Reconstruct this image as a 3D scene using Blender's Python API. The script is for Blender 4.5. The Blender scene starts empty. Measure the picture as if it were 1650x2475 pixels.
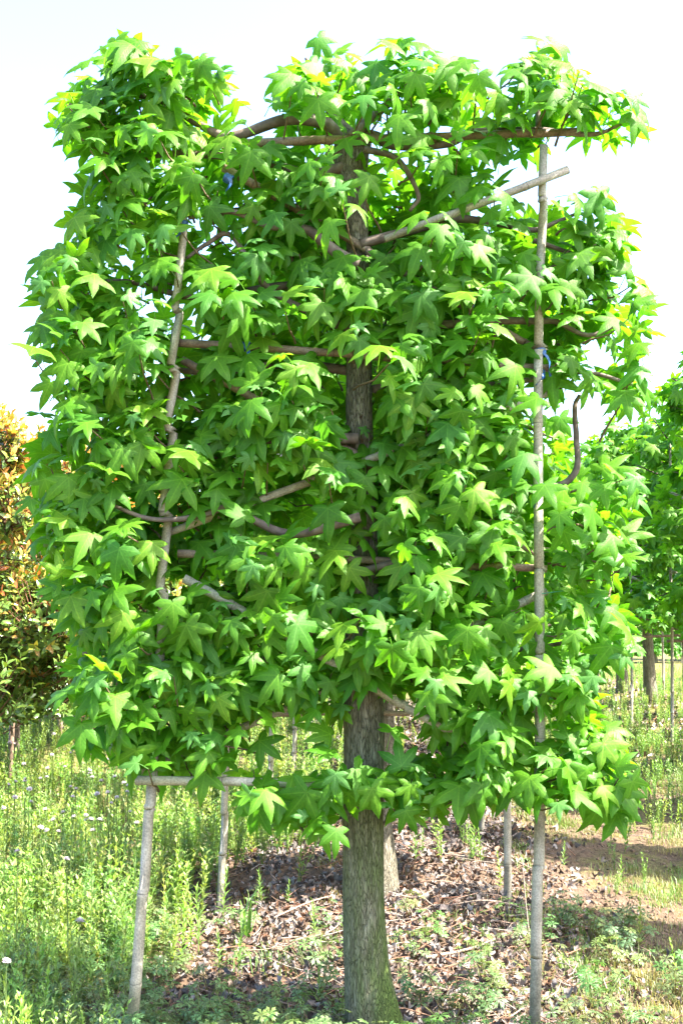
import bpy, math, random
import numpy as np
from mathutils import Vector, Matrix, Quaternion
from mathutils.bvhtree import BVHTree

random.seed(7)
RNG = np.random.default_rng(11)
PI = math.pi
R = math.radians
S = bpy.context.scene
COL = S.collection

# ------------------------------------------------------------------ camera, sky, sun, exposure
CAM_H, F_PX, PITCH = 1.58, 2730.0, R(4.45)
cam_d = bpy.data.cameras.new('camera')
cam = bpy.data.objects.new('camera', cam_d)
COL.objects.link(cam)
cam.location = (0, 0, CAM_H)
cam.rotation_euler = (PI / 2 + PITCH, 0, 0)
cam_d.sensor_fit = 'VERTICAL'
cam_d.sensor_height = 36.0
cam_d.lens = 36.0 * F_PX / 2475.0
cam_d.clip_end = 3000
S.camera = cam

SUN_AZ = R(106)      # clockwise from +Y (the view direction) towards +X: from the right, a little from the front
SUN_EL = R(52)
w = bpy.data.worlds.new('World'); S.world = w; w.use_nodes = True
nt = w.node_tree
sky = nt.nodes.new('ShaderNodeTexSky'); sky.sky_type = 'NISHITA'; sky.sun_disc = False
sky.sun_elevation = SUN_EL; sky.sun_rotation = SUN_AZ
sky.air_density = 1.0; sky.dust_density = 3.0; sky.ozone_density = 1.0
hs = nt.nodes.new('ShaderNodeHueSaturation'); hs.inputs['Saturation'].default_value = 1.13
bg = nt.nodes['Background']; bg.inputs['Strength'].default_value = 0.148
nt.links.new(sky.outputs[0], hs.inputs['Color']); nt.links.new(hs.outputs[0], bg.inputs['Color'])

sl = bpy.data.lights.new('sun', 'SUN'); sl.energy = 5.0; sl.angle = R(0.55); sl.color = (1.0, 0.94, 0.84)
so = bpy.data.objects.new('sun', sl); COL.objects.link(so)
sdir = Vector((math.sin(SUN_AZ) * math.cos(SUN_EL), math.cos(SUN_AZ) * math.cos(SUN_EL), math.sin(SUN_EL)))
so.rotation_euler = sdir.to_track_quat('Z', 'Y').to_euler()
so.location = sdir * 30

S.view_settings.view_transform = 'Standard'
S.view_settings.look = 'None'
S.view_settings.gamma = 1.0
S.view_settings.exposure = 2.65
S.cycles.max_bounces = 10
S.cycles.diffuse_bounces = 9
S.cycles.transmission_bounces = 6
S.cycles.use_denoising = True


# ------------------------------------------------------------------ helpers
def pt(px, py, y):
    """a point measured in the photograph (1650 x 2475) standing y metres ahead of the camera"""
    a = (px - 825.0) / F_PX; v = (1237.5 - py) / F_PX
    d = Vector((a, math.cos(PITCH) - v * math.sin(PITCH), math.sin(PITCH) + v * math.cos(PITCH)))
    k = y / d.y
    return Vector((d.x * k, y, CAM_H + d.z * k))


def vnoise(x, y, seed=0):
    x = np.asarray(x, float); y = np.asarray(y, float)
    xi = np.floor(x).astype(np.int64); yi = np.floor(y).astype(np.int64)
    fx = x - xi; fy = y - yi
    fx = fx * fx * (3 - 2 * fx); fy = fy * fy * (3 - 2 * fy)

    def h(a, b):
        n = (a * 374761393 + b * 668265263 + seed * 1442695041) & 0xffffffff
        n = ((n ^ (n >> 13)) * 1274126177) & 0xffffffff
        return ((n ^ (n >> 16)) & 0xffff) / 65535.0
    return (h(xi, yi) * (1 - fx) + h(xi + 1, yi) * fx) * (1 - fy) + (h(xi, yi + 1) * (1 - fx) + h(xi + 1, yi + 1) * fx) * fy


def fbm(x, y, seed=0, o=4):
    r = 0; a = 0.5; f = 1.0
    for i in range(o):
        r = r + a * (vnoise(np.asarray(x) * f, np.asarray(y) * f, seed + i) - 0.5); a *= 0.5; f *= 2.03
    return r


def tag(o, label=None, cat=None, group=None, kind=None):
    if label: o['label'] = label
    if cat: o['category'] = cat
    if group: o['group'] = group
    if kind: o['kind'] = kind
    return o


def empty(name, loc=(0, 0, 0), rz=0):
    o = bpy.data.objects.new(name, None); COL.objects.link(o)
    o.location = loc; o.rotation_euler = (0, 0, rz); o.empty_display_size = 0.1
    return o


def link(name, me, mat=None, parent=None):
    o = bpy.data.objects.new(name, me); COL.objects.link(o)
    if mat and not me.materials: me.materials.append(mat)
    if parent: o.parent = parent
    return o


def mesh_np(name, V, T, col=None, vein=None, smooth=False):
    """triangle mesh from arrays; col: (n,3) per vertex; vein: (n,)"""
    V = np.asarray(V, np.float32); T = np.asarray(T, np.int32)
    me = bpy.data.meshes.new(name)
    me.vertices.add(len(V)); me.vertices.foreach_set('co', V.ravel())
    me.loops.add(T.size); me.loops.foreach_set('vertex_index', T.ravel())
    me.polygons.add(len(T))
    me.polygons.foreach_set('loop_start', np.arange(0, T.size, 3, dtype=np.int32))
    if col is not None:
        a = me.attributes.new('col', 'FLOAT_COLOR', 'POINT')
        col = np.asarray(col, np.float32)
        a.data.foreach_set('color', (col if col.shape[1] == 4 else np.c_[col, np.ones(len(V), np.float32)]).ravel())
    if vein is not None:
        a = me.attributes.new('vein', 'FLOAT', 'POINT'); a.data.foreach_set('value', np.asarray(vein, np.float32))
    me.update(calc_edges=True)
    if smooth: me.polygons.foreach_set('use_smooth', np.ones(len(T), bool))
    return me


class Acc:
    """collects triangle pieces"""
    def __init__(s): s.V = []; s.T = []; s.C = []; s.E = []; s.n = 0

    def add(s, V, T, c=(1, 1, 1), vein=None):
        V = np.asarray(V, float); T = np.asarray(T, int)
        s.V.append(V); s.T.append(T + s.n); s.n += len(V)
        c = np.asarray(c, float)
        s.C.append(np.tile(c, (len(V), 1)) if c.ndim == 1 else c)
        s.E.append(np.ones(len(V)) if vein is None else np.asarray(vein, float))

    def arrays(s): return np.concatenate(s.V), np.concatenate(s.T), np.concatenate(s.C), np.concatenate(s.E)

    def mesh(s, name, smooth=False):
        V, T, C, E = s.arrays(); return mesh_np(name, V, T, C, E, smooth)


def tube(P, rad, sides=8, cap=True, rough=0.0, seed=0):
    """tapered tube along points P -> V, T"""
    P = [Vector(p) for p in P]; n = len(P)
    rad = np.broadcast_to(np.asarray(rad, float), (n,)) if np.ndim(rad) else np.full(n, rad)
    V = []
    t0 = (P[1] - P[0]).normalized()
    u = t0.orthogonal().normalized()
    if abs(t0.z) > 0.8: u = (Vector((1, 0, 0)) - t0 * t0.x).normalized()
    for i in range(n):
        t = (P[min(i + 1, n - 1)] - P[max(i - 1, 0)]).normalized()
        u = (u - t * u.dot(t)).normalized(); v = t.cross(u)
        for k in range(sides):
            a = 2 * PI * k / sides
            r = rad[i]
            if rough: r *= 1 + rough * float(fbm(k * 2.1 + seed, i * 0.35, seed, 2)) * 2
            V.append(P[i] + u * (r * math.cos(a)) + v * (r * math.sin(a)))
    T = []
    for i in range(n - 1):
        for k in range(sides):
            a = i * sides + k; b = i * sides + (k + 1) % sides
            T += [(a, b, b + sides), (a, b + sides, a + sides)]
    if cap:
        for base, fl in ((0, 1), ((n - 1) * sides, 0)):
            for k in range(1, sides - 1):
                f = (base, base + k, base + k + 1)
                T.append(f[::-1] if fl else f)
    return np.array([tuple(v) for v in V]), np.array(T)


def spline(P, n):
    P = [Vector(p) for p in P]
    Q = [P[0] * 2 - P[1]] + P + [P[-1] * 2 - P[-2]]
    out = []
    m = len(P) - 1
    for i in range(n):
        s = i / (n - 1) * m; k = min(int(s), m - 1); t = s - k
        a, b, c, d = Q[k], Q[k + 1], Q[k + 2], Q[k + 3]
        out.append(0.5 * ((2 * b) + (c - a) * t + (2 * a - 5 * b + 4 * c - d) * t * t + (3 * b - a - 3 * c + d) * t ** 3))
    return out


def scatter(variants, mats, tints=None):
    """variants: list of (V,T,C,E); mats: list of (variant index, 4x4, colour multiplier) -> joined arrays"""
    A = Acc()
    for i, (k, M, c) in enumerate(mats):
        V, T, C, E = variants[k]
        M = np.asarray(M)
        A.add(V @ M[:3, :3].T + M[:3, 3], T, np.clip(C * np.asarray(c), 0, 1), E)
    return A


def trs(x, y, z, rz=0, s=1, tx=0, ty=0):
    return np.array(Matrix.Translation((x, y, z)) @ Matrix.Rotation(rz, 4, 'Z') @ Matrix.Rotation(tx, 4, 'X') @ Matrix.Rotation(ty, 4, 'Y') @ Matrix.Scale(s, 4))


# ------------------------------------------------------------------ materials
def new_mat(name):
    m = bpy.data.materials.new(name); m.use_nodes = True
    return m, m.node_tree, m.node_tree.nodes['Principled BSDF']


def N(t, kind, **kw):
    n = t.nodes.new(kind)
    for k, v in kw.items():
        if k in n.inputs: n.inputs[k].default_value = v
        else: setattr(n, k, v)
    return n


def ramp(t, stops, src):
    n = t.nodes.new('ShaderNodeValToRGB')
    e = n.color_ramp.elements
    while len(e) < len(stops): e.new(0.5)
    for i, (p, c) in enumerate(stops):
        e[i].position = p; e[i].color = (*c, 1)
    t.links.new(src, n.inputs[0]); return n.outputs[0]


def mixc(t, fac, a, b, mode='MIX'):
    n = t.nodes.new('ShaderNodeMix'); n.data_type = 'RGBA'; n.blend_type = mode
    for s, v in ((0, fac), (6, a), (7, b)):
        if hasattr(v, 'links') or hasattr(v, 'is_linked'): t.links.new(v, n.inputs[s])
        else: n.inputs[s].default_value = v if s == 0 else (*v, 1)
    return n.outputs[2]


def leaf_mat(name, transl=0.32, rough=0.42, spec=0.5, veins=True, under=(1.15, 1.12, 1.25), tr_tint=(1.6, 1.55, 0.45)):
    m, t, b = new_mat(name)
    at = N(t, 'ShaderNodeAttribute', attribute_name='col')
    c = at.outputs['Color']
    if veins:
        ve = N(t, 'ShaderNodeAttribute', attribute_name='vein')
        vf = ramp(t, [(0.0, (1, 1, 1)), (0.07, (0.55,) * 3), (0.15, (0, 0, 0))], ve.outputs['Fac'])
        lighter = mixc(t, 1.0, c, (1.7, 1.35, 1.8), 'MULTIPLY')
        c = mixc(t, vf, c, lighter)
        k1 = N(t, 'ShaderNodeMath', operation='MULTIPLY_ADD'); t.links.new(ve.outputs['Fac'], k1.inputs[0]); k1.inputs[1].default_value = -0.2
        t.links.new(at.outputs['Alpha'], k1.inputs[2])
        k2 = N(t, 'ShaderNodeMath', operation='MULTIPLY'); t.links.new(k1.outputs[0], k2.inputs[0]); k2.inputs[1].default_value = 7.5
        k3 = N(t, 'ShaderNodeMath', operation='PINGPONG'); t.links.new(k2.outputs[0], k3.inputs[0]); k3.inputs[1].default_value = 0.5
        sf = ramp(t, [(0.0, (0.22,) * 3), (0.12, (0, 0, 0))], k3.outputs[0])
        c = mixc(t, sf, c, lighter)
    tc = N(t, 'ShaderNodeTexCoord')
    no = N(t, 'ShaderNodeTexNoise', Scale=14.0, Detail=3.0)
    t.links.new(tc.outputs['Object'], no.inputs['Vector'])
    c = mixc(t, 1.0, c, ramp(t, [(0.3, (0.86,) * 3), (0.7, (1.12,) * 3)], no.outputs['Fac']), 'MULTIPLY')
    geo = N(t, 'ShaderNodeNewGeometry')
    cu = mixc(t, 1.0, c, under, 'MULTIPLY')
    c2 = mixc(t, geo.outputs['Backfacing'], c, cu)
    t.links.new(c2, b.inputs['Base Color'])
    b.inputs['Roughness'].default_value = rough
    b.inputs['Specular IOR Level'].default_value = spec
    n2 = N(t, 'ShaderNodeTexNoise', Scale=70.0, Detail=2.0)
    t.links.new(tc.outputs['Object'], n2.inputs['Vector'])
    bp = N(t, 'ShaderNodeBump', Strength=0.22, Distance=0.006)
    if veins:
        k4 = N(t, 'ShaderNodeMath', operation='MULTIPLY_ADD'); t.links.new(k3.outputs[0], k4.inputs[0]); k4.inputs[1].default_value = 0.7
        t.links.new(n2.outputs['Fac'], k4.inputs[2]); t.links.new(k4.outputs[0], bp.inputs['Height'])
        bp.inputs['Strength'].default_value = 0.22
    else:
        t.links.new(n2.outputs['Fac'], bp.inputs['Height'])
    t.links.new(bp.outputs[0], b.inputs['Normal'])
    tr = N(t, 'ShaderNodeBsdfTranslucent')
    t.links.new(mixc(t, 1.0, c, tr_tint, 'MULTIPLY'), tr.inputs['Color'])
    mx = N(t, 'ShaderNodeMixShader'); mx.inputs[0].default_value = transl
    t.links.new(b.outputs[0], mx.inputs[1]); t.links.new(tr.outputs[0], mx.inputs[2])
    t.links.new(mx.outputs[0], t.nodes['Material Output'].inputs[0])
    return m


M_LEAF = leaf_mat('sweetgum_leaf', transl=0.55, rough=0.46, spec=0.35, tr_tint=(1.6, 1.65, 0.5))
M_WEED = leaf_mat('weed_leaf', transl=0.34, rough=0.5, veins=False, tr_tint=(1.4, 1.35, 0.6))
M_PHOT = leaf_mat('photinia_leaf', transl=0.25, rough=0.28, veins=False, under=(1.1, 1.1, 1.1), tr_tint=(1.5, 1.3, 0.5))
M_PETAL = leaf_mat('flower_petal', transl=0.3, rough=0.6, veins=False, tr_tint=(1, 1, 1), under=(1, 1, 1))


def plain_col(name, rough=0.85, bump=0.4, scale=60):
    m, t, b = new_mat(name)
    at = N(t, 'ShaderNodeAttribute', attribute_name='col')
    tc = N(t, 'ShaderNodeTexCoord')
    no = N(t, 'ShaderNodeTexNoise', Scale=float(scale), Detail=4.0)
    t.links.new(tc.outputs['Object'], no.inputs['Vector'])
    c = mixc(t, 1.0, at.outputs['Color'], ramp(t, [(0.3, (0.65,) * 3), (0.7, (1.25,) * 3)], no.outputs['Fac']), 'MULTIPLY')
    t.links.new(c, b.inputs['Base Color']); b.inputs['Roughness'].default_value = rough
    b.inputs['Specular IOR Level'].default_value = 0.25
    bp = N(t, 'ShaderNodeBump', Strength=bump, Distance=0.01)
    t.links.new(no.outputs['Fac'], bp.inputs['Height']); t.links.new(bp.outputs[0], b.inputs['Normal'])
    return m


M_LITTER = plain_col('dead_leaf', 0.7, 0.3, 90)
M_TWIG = plain_col('twig_bark', 0.8, 0.5, 120)


def bark_mat(name, moss):
    m, t, b = new_mat(name)
    tc = N(t, 'ShaderNodeTexCoord')
    mp = N(t, 'ShaderNodeMapping'); mp.inputs['Scale'].default_value = (1, 1, 0.17)
    t.links.new(tc.outputs['Object'], mp.inputs['Vector'])
    nz = N(t, 'ShaderNodeTexNoise', Scale=40.0, Detail=3.0)
    t.links.new(mp.outputs[0], nz.inputs['Vector'])
    ad = N(t, 'ShaderNodeMix'); ad.data_type = 'RGBA'; ad.blend_type = 'ADD'; ad.inputs[0].default_value = 0.03
    t.links.new(mp.outputs[0], ad.inputs[6]); t.links.new(nz.outputs['Color'], ad.inputs[7])
    vo = N(t, 'ShaderNodeTexVoronoi', Scale=150.0); vo.feature = 'DISTANCE_TO_EDGE'
    t.links.new(ad.outputs[2], vo.inputs['Vector'])
    fi = N(t, 'ShaderNodeTexNoise', Scale=55.0, Detail=6.0, Roughness=0.65)
    t.links.new(mp.outputs[0], fi.inputs['Vector'])
    c = ramp(t, [(0.25, (0.085, 0.072, 0.05)), (0.5, (0.2, 0.178, 0.13)), (0.75, (0.38, 0.35, 0.28))], fi.outputs['Fac'])
    crack = ramp(t, [(0.0, (0.35,) * 3), (0.16, (1, 1, 1))], vo.outputs['Distance'])
    c = mixc(t, 0.75, c, crack, 'MULTIPLY')
    if moss:
        # moss and algae on the lower stem, stronger on its right-hand, lower side
        sx = N(t, 'ShaderNodeSeparateXYZ'); t.links.new(tc.outputs['Object'], sx.inputs[0])
        hz = N(t, 'ShaderNodeMapRange'); hz.inputs[1].default_value = 1.2; hz.inputs[2].default_value = 0.6
        t.links.new(sx.outputs['Z'], hz.inputs[0])
        hx = N(t, 'ShaderNodeMapRange'); hx.inputs[1].default_value = -0.07; hx.inputs[2].default_value = 0.07
        hx.inputs[3].default_value = 0.45
        t.links.new(sx.outputs['X'], hx.inputs[0])
        mn = N(t, 'ShaderNodeTexNoise', Scale=16.0, Detail=5.0, Roughness=0.7); t.links.new(mp.outputs[0], mn.inputs['Vector'])
        mr = ramp(t, [(0.3, (0, 0, 0)), (0.55, (1, 1, 1))], mn.outputs['Fac'])
        k1 = N(t, 'ShaderNodeMath', operation='MULTIPLY'); t.links.new(hz.outputs[0], k1.inputs[0]); t.links.new(hx.outputs[0], k1.inputs[1])
        k2 = N(t, 'ShaderNodeMath', operation='MULTIPLY'); t.links.new(k1.outputs[0], k2.inputs[0]); t.links.new(mr, k2.inputs[1])
        gn = mixc(t, 0.7, (0.1, 0.15, 0.035), crack, 'MULTIPLY')
        c = mixc(t, k2.outputs[0], c, gn)
    t.links.new(c, b.inputs['Base Color']); b.inputs['Roughness'].default_value = 0.9
    b.inputs['Specular IOR Level'].default_value = 0.2
    mm = N(t, 'ShaderNodeMath', operation='MINIMUM'); t.links.new(vo.outputs['Distance'], mm.inputs[0]); mm.inputs[1].default_value = 0.16
    ma = N(t, 'ShaderNodeMath', operation='MULTIPLY_ADD'); t.links.new(mm.outputs[0], ma.inputs[0]); ma.inputs[1].default_value = 3.0
    t.links.new(fi.outputs['Fac'], ma.inputs[2])
    bp = N(t, 'ShaderNodeBump', Strength=0.9, Distance=0.012)
    t.links.new(ma.outputs[0], bp.inputs['Height']); t.links.new(bp.outputs[0], b.inputs['Normal'])
    return m


M_BARK = bark_mat('sweetgum_bark', True)
M_BARK2 = bark_mat('sweetgum_bark_plain', False)


def branch_mat():
    m, t, b = new_mat('branch_bark')
    tc = N(t, 'ShaderNodeTexCoord')
    n1 = N(t, 'ShaderNodeTexNoise', Scale=30.0, Detail=5.0); t.links.new(tc.outputs['Object'], n1.inputs['Vector'])
    c = ramp(t, [(0.3, (0.06, 0.042, 0.033)), (0.55, (0.13, 0.095, 0.075)), (0.75, (0.22, 0.18, 0.15))], n1.outputs['Fac'])
    t.links.new(c, b.inputs['Base Color']); b.inputs['Roughness'].default_value = 0.8
    bp = N(t, 'ShaderNodeBump', Strength=0.5, Distance=0.006); t.links.new(n1.outputs['Fac'], bp.inputs['Height'])
    t.links.new(bp.outputs[0], b.inputs['Normal'])
    return m


M_BRANCH = branch_mat()


def bamboo_mat(name, dark, mid, pale):
    m, t, b = new_mat(name)
    tc = N(t, 'ShaderNodeTexCoord')
    ve = N(t, 'ShaderNodeAttribute', attribute_name='vein')       # 0 on the node rings
    n1 = N(t, 'ShaderNodeTexNoise', Scale=9.0, Detail=6.0, Roughness=0.7); t.links.new(tc.outputs['Object'], n1.inputs['Vector'])
    n2 = N(t, 'ShaderNodeTexNoise', Scale=160.0, Detail=2.0); t.links.new(tc.outputs['Object'], n2.inputs['Vector'])
    c = ramp(t, [(0.3, dark), (0.5, mid), (0.7, pale)], n1.outputs['Fac'])
    c = mixc(t, 1.0, c, ramp(t, [(0.35, (0.7,) * 3), (0.65, (1.15,) * 3)], n2.outputs['Fac']), 'MULTIPLY')
    c = mixc(t, ramp(t, [(0.0, (1,) * 3), (0.5, (0, 0, 0))], ve.outputs['Fac']), c, tuple(v * 0.55 for v in dark))
    t.links.new(c, b.inputs['Base Color']); b.inputs['Roughness'].default_value = 0.6
    bp = N(t, 'ShaderNodeBump', Strength=0.25, Distance=0.004); t.links.new(n2.outputs['Fac'], bp.inputs['Height'])
    t.links.new(bp.outputs[0], b.inputs['Normal'])
    return m


M_BAM = bamboo_mat('weathered_bamboo', (0.17, 0.15, 0.11), (0.3, 0.27, 0.21), (0.42, 0.38, 0.31))
M_BAM2 = bamboo_mat('brown_bamboo', (0.1, 0.06, 0.04), (0.2, 0.135, 0.095), (0.32, 0.24, 0.18))


def flat_mat(name, c, rough=0.5):
    m, t, b = new_mat(name)
    tc = N(t, 'ShaderNodeTexCoord'); n1 = N(t, 'ShaderNodeTexNoise', Scale=50.0); t.links.new(tc.outputs['Object'], n1.inputs['Vector'])
    t.links.new(mixc(t, 1.0, c, ramp(t, [(0.3, (0.7,) * 3), (0.7, (1.2,) * 3)], n1.outputs['Fac']), 'MULTIPLY'), b.inputs['Base Color'])
    b.inputs['Roughness'].default_value = rough
    return m


M_TIE = flat_mat('blue_plastic_tape', (0.03, 0.1, 0.32), 0.4)
M_STRING = flat_mat('green_twine', (0.03, 0.2, 0.1), 0.6)


def ground_mat():
    m, t, b = new_mat('soil')
    tc = N(t, 'ShaderNodeTexCoord')
    n1 = N(t, 'ShaderNodeTexNoise', Scale=1.6, Detail=6.0, Roughness=0.65); t.links.new(tc.outputs['Object'], n1.inputs['Vector'])
    n2 = N(t, 'ShaderNodeTexNoise', Scale=38.0, Detail=6.0, Roughness=0.7); t.links.new(tc.outputs['Object'], n2.inputs['Vector'])
    at = N(t, 'ShaderNodeAttribute', attribute_name='col')         # r: moss/grass thatch share
    sp = N(t, 'ShaderNodeSeparateColor'); t.links.new(at.outputs['Color'], sp.inputs[0])
    c = ramp(t, [(0.3, (0.06, 0.04, 0.027)), (0.55, (0.125, 0.084, 0.057)), (0.75, (0.2, 0.145, 0.1))], n2.outputs['Fac'])
    th = ramp(t, [(0.3, (0.07, 0.065, 0.022)), (0.55, (0.16, 0.15, 0.05)), (0.75, (0.27, 0.25, 0.1))], n2.outputs['Fac'])
    k = N(t, 'ShaderNodeMath', operation='MULTIPLY_ADD'); t.links.new(n1.outputs['Fac'], k.inputs[0]); k.inputs[1].default_value = 1.4
    k2 = N(t, 'ShaderNodeMath', operation='SUBTRACT'); t.links.new(sp.outputs[0], k2.inputs[0]); k2.inputs[1].default_value = 1.0
    t.links.new(k2.outputs[0], k.inputs[2])
    f = ramp(t, [(0.25, (0, 0, 0)), (0.5, (1, 1, 1))], k.outputs[0])
    t.links.new(mixc(t, f, c, th), b.inputs['Base Color'])
    b.inputs['Roughness'].default_value = 0.95; b.inputs['Specular IOR Level'].default_value = 0.15
    bp = N(t, 'ShaderNodeBump', Strength=0.8, Distance=0.02); t.links.new(n2.outputs['Fac'], bp.inputs['Height'])
    t.links.new(bp.outputs[0], b.inputs['Normal'])
    return m


M_SOIL = ground_mat()

# ------------------------------------------------------------------ the ground
ROW_X0, ROW_DX = 0.105, 0.042          # the row of trained trees drifts right with distance


def row_x(y): return ROW_X0 + ROW_DX * (np.asarray(y) - 4.2)


def gz(x, y):
    x = np.asarray(x, float); y = np.asarray(y, float)
    u = x - row_x(y)
    ridge = 0.13 * np.exp(-(u / 1.05) ** 2) - 0.13
    ridge = ridge + 0.10 * np.exp(-((x + 0.05) / 0.75) ** 2 - ((y - 6.75) / 0.45) ** 2)
    ridge = ridge + 0.05 * np.exp(-((x - 0.75) / 0.35) ** 2 - ((y - 5.95) / 0.3) ** 2)
    track = -0.10 * np.exp(-((u - 2.1) / 0.7) ** 2) + 0.13 * np.exp(-((u - 4.1) / 1.0) ** 2)
    near = np.exp(-((y - 6) / 9.0) ** 2)
    rough = 0.05 * fbm(x * 1.3, y * 1.3, 3) + (0.05 * fbm(x * 7, y * 7, 5) + 0.055 * fbm(x * 16, y * 16, 9, 2)) * near
    return ridge + track + rough


def axis(a, b, step, lo, hi, g=1.16):
    c = list(np.arange(a, b, step)); s = step; v = c[-1]
    while v < hi: s *= g; v += s; c.append(v)
    s = step; v = a; pre = []
    while v > lo: s *= g; v -= s; pre.append(v)
    return np.array(pre[::-1] + c)


gx = axis(-2.6, 3.0, 0.026, -900, 900); gy = axis(3.2, 9.0, 0.026, -300, 1600)
GX, GY = np.meshgrid(gx, gy)
GZ = gz(GX, GY)
fade = np.clip((np.hypot(GX, GY) - 60) / 200, 0, 1)
GZ = GZ * (1 - fade)
nx, ny = len(gx), len(gy)
ii = (np.arange(ny - 1)[:, None] * nx + np.arange(nx - 1)[None, :]).ravel()
T = np.concatenate([np.c_[ii, ii + 1, ii + nx + 1], np.c_[ii, ii + nx + 1, ii + nx]])
U = GX - row_x(GY)
thatch = 0.3 + 0.32 * np.exp(-((U - 2.0) / 1.1) ** 2) + np.where(U < -1.2, 0.5, 0) + np.clip((GY - 10) / 10, 0, 0.5)
me = mesh_np('ground', np.c_[GX.ravel(), GY.ravel(), GZ.ravel()], T, np.c_[thatch.ravel(), thatch.ravel() * 0, thatch.ravel() * 0], None, True)
ground = link('ground', me, M_SOIL)
tag(ground, 'brown nursery soil with a low planting ridge and a bare track', kind='structure')


def gzf(x, y): return float(gz(x, y))


# ------------------------------------------------------------------ sweetgum leaf shapes
def sweetgum_leaf(rs, L=1.0, petiole=0.75, droop=0.9, fold=0.28, simple=False):
    """star leaf: origin at the foot of the stalk, runs along +Y, upper side +Z; tapers to five pointed lobes"""
    ang = [-104, -50, 0, 50, 104]; ln = [0.68, 1.04, 1.15, 1.04, 0.68]
    ang = [a + rs.uniform(-6, 6) for a in ang]; ln = [l * rs.uniform(0.92, 1.06) for l in ln]
    sin_r = [0.14, 0.35, 0.44, 0.44, 0.35, 0.14]
    sin_a = [-165, (ang[0] + ang[1]) / 2, (ang[1] + ang[2]) / 2, (ang[2] + ang[3]) / 2, (ang[3] + ang[4]) / 2, 165]
    V = [(0, 0, 0)]; E = [0.0]

    def pol(r, a): return (r * math.sin(R(a)), r * math.cos(R(a)))
    sidx = []
    for r, a in zip(sin_r, sin_a):
        x, y = pol(r, a); sidx.append(len(V)); V.append((x, y, -fold * 0.28 * r / 0.4)); E.append(1.0)
    Tt = []
    for i in range(5):
        l, a = ln[i], ang[i]
        wd = 0.182 * (1.05 if i == 2 else 1.0) * (0.9 if i in (0, 4) else 1) * rs.uniform(0.9, 1.1)
        ca, sa = math.cos(R(a)), math.sin(R(a))

        def loc(u, v, z):      # u along the lobe, v across
            return (u * sa + v * ca, u * ca - v * sa, z)
        m = len(V); V.append(loc(0.52 * l, 0, 0.02)); E.append(0.0)
        tp = len(V); V.append(loc(l, 0, -0.05 - fold * 0.1)); E.append(0.25)
        sl_ = len(V); V.append(loc(0.60 * l, -wd, -fold * wd * 1.2)); E.append(1.0)
        sr_ = len(V); V.append(loc(0.60 * l, wd, -fold * wd * 1.2)); E.append(1.0)
        a0, a1 = sidx[i], sidx[i + 1]
        Tt += [(0, m, a0), (0, a1, m), (a0, m, sl_), (m, a1, sr_)]
        if simple:
            Tt += [(sl_, m, tp), (m, sr_, tp)]
        else:
            q = len(V); V.append(loc(0.76 * l, 0, -0.005)); E.append(0.0)
            ql = len(V); V.append(loc(0.82 * l, -wd * 0.52, -fold * wd * 0.6 - 0.02)); E.append(1.0)
            qr = len(V); V.append(loc(0.82 * l, wd * 0.52, -fold * wd * 0.6 - 0.02)); E.append(1.0)
            Tt += [(sl_, m, q), (m, sr_, q), (sl_, q, ql), (q, sr_, qr), (ql, q, tp), (q, qr, tp)]
    V = np.array(V); E = np.array(E); UU = np.hypot(V[:, 0], V[:, 1])
    # droop: lobes bend away with distance from the leaf base
    rr = np.hypot(V[:, 0], V[:, 1])
    V[:, 2] -= (0.14 + 0.34 * rs.random() ** 1.5) * rr ** 2 * (1 + 0.6 * rs.uniform(-1, 1) * np.sign(V[:, 0]) * (np.abs(V[:, 0]) > 0.2))
    V[:, 2] += 0.05 * np.sin(V[:, 0] * 5 + rs.uniform(0, 6)) * rr
    V[:, 1] += 0.02
    c, s = math.cos(droop), math.sin(droop)
    y, z = V[:, 1].copy(), V[:, 2].copy()
    V[:, 1] = c * y + s * z; V[:, 2] = -s * y + c * z
    V = V * L
    pz = petiole * L
    base = np.array([0, pz, 0.10 * pz])
    V = V + base
    # stalk
    n0 = len(V)
    P = [(0, 0, 0), (0, pz * 0.55, pz * 0.10), tuple(base)]
    tv, tt = tube(P, [0.022 * L, 0.016 * L, 0.014 * L], 3, cap=False)
    V = np.r_[V, tv]; E = np.c_[np.r_[E, np.zeros(len(tv))], np.r_[UU, np.zeros(len(tv))]]
    Tt = np.r_[np.array(Tt), tt + n0]
    # faces must look up (+Z before the droop); flip all if needed
    return V, Tt, E


LEAF_COLS = np.array([(0.068, 0.210, 0.012), (0.082, 0.236, 0.014), (0.102, 0.264, 0.016), (0.135, 0.292, 0.020), (0.062, 0.208, 0.022)])
rs = random.Random(3)
LEAVES = []
for k in range(18):
    LEAVES.append(sweetgum_leaf(rs, 1.0, rs.uniform(0.6, 0.95), rs.uniform(0.45, 1.4), rs.uniform(0.12, 0.6)))
LEAVES_S = [sweetgum_leaf(random.Random(40 + k), 1.0, 0.7, 0.5 + 0.12 * k, 0.3, True) for k in range(6)]


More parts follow.
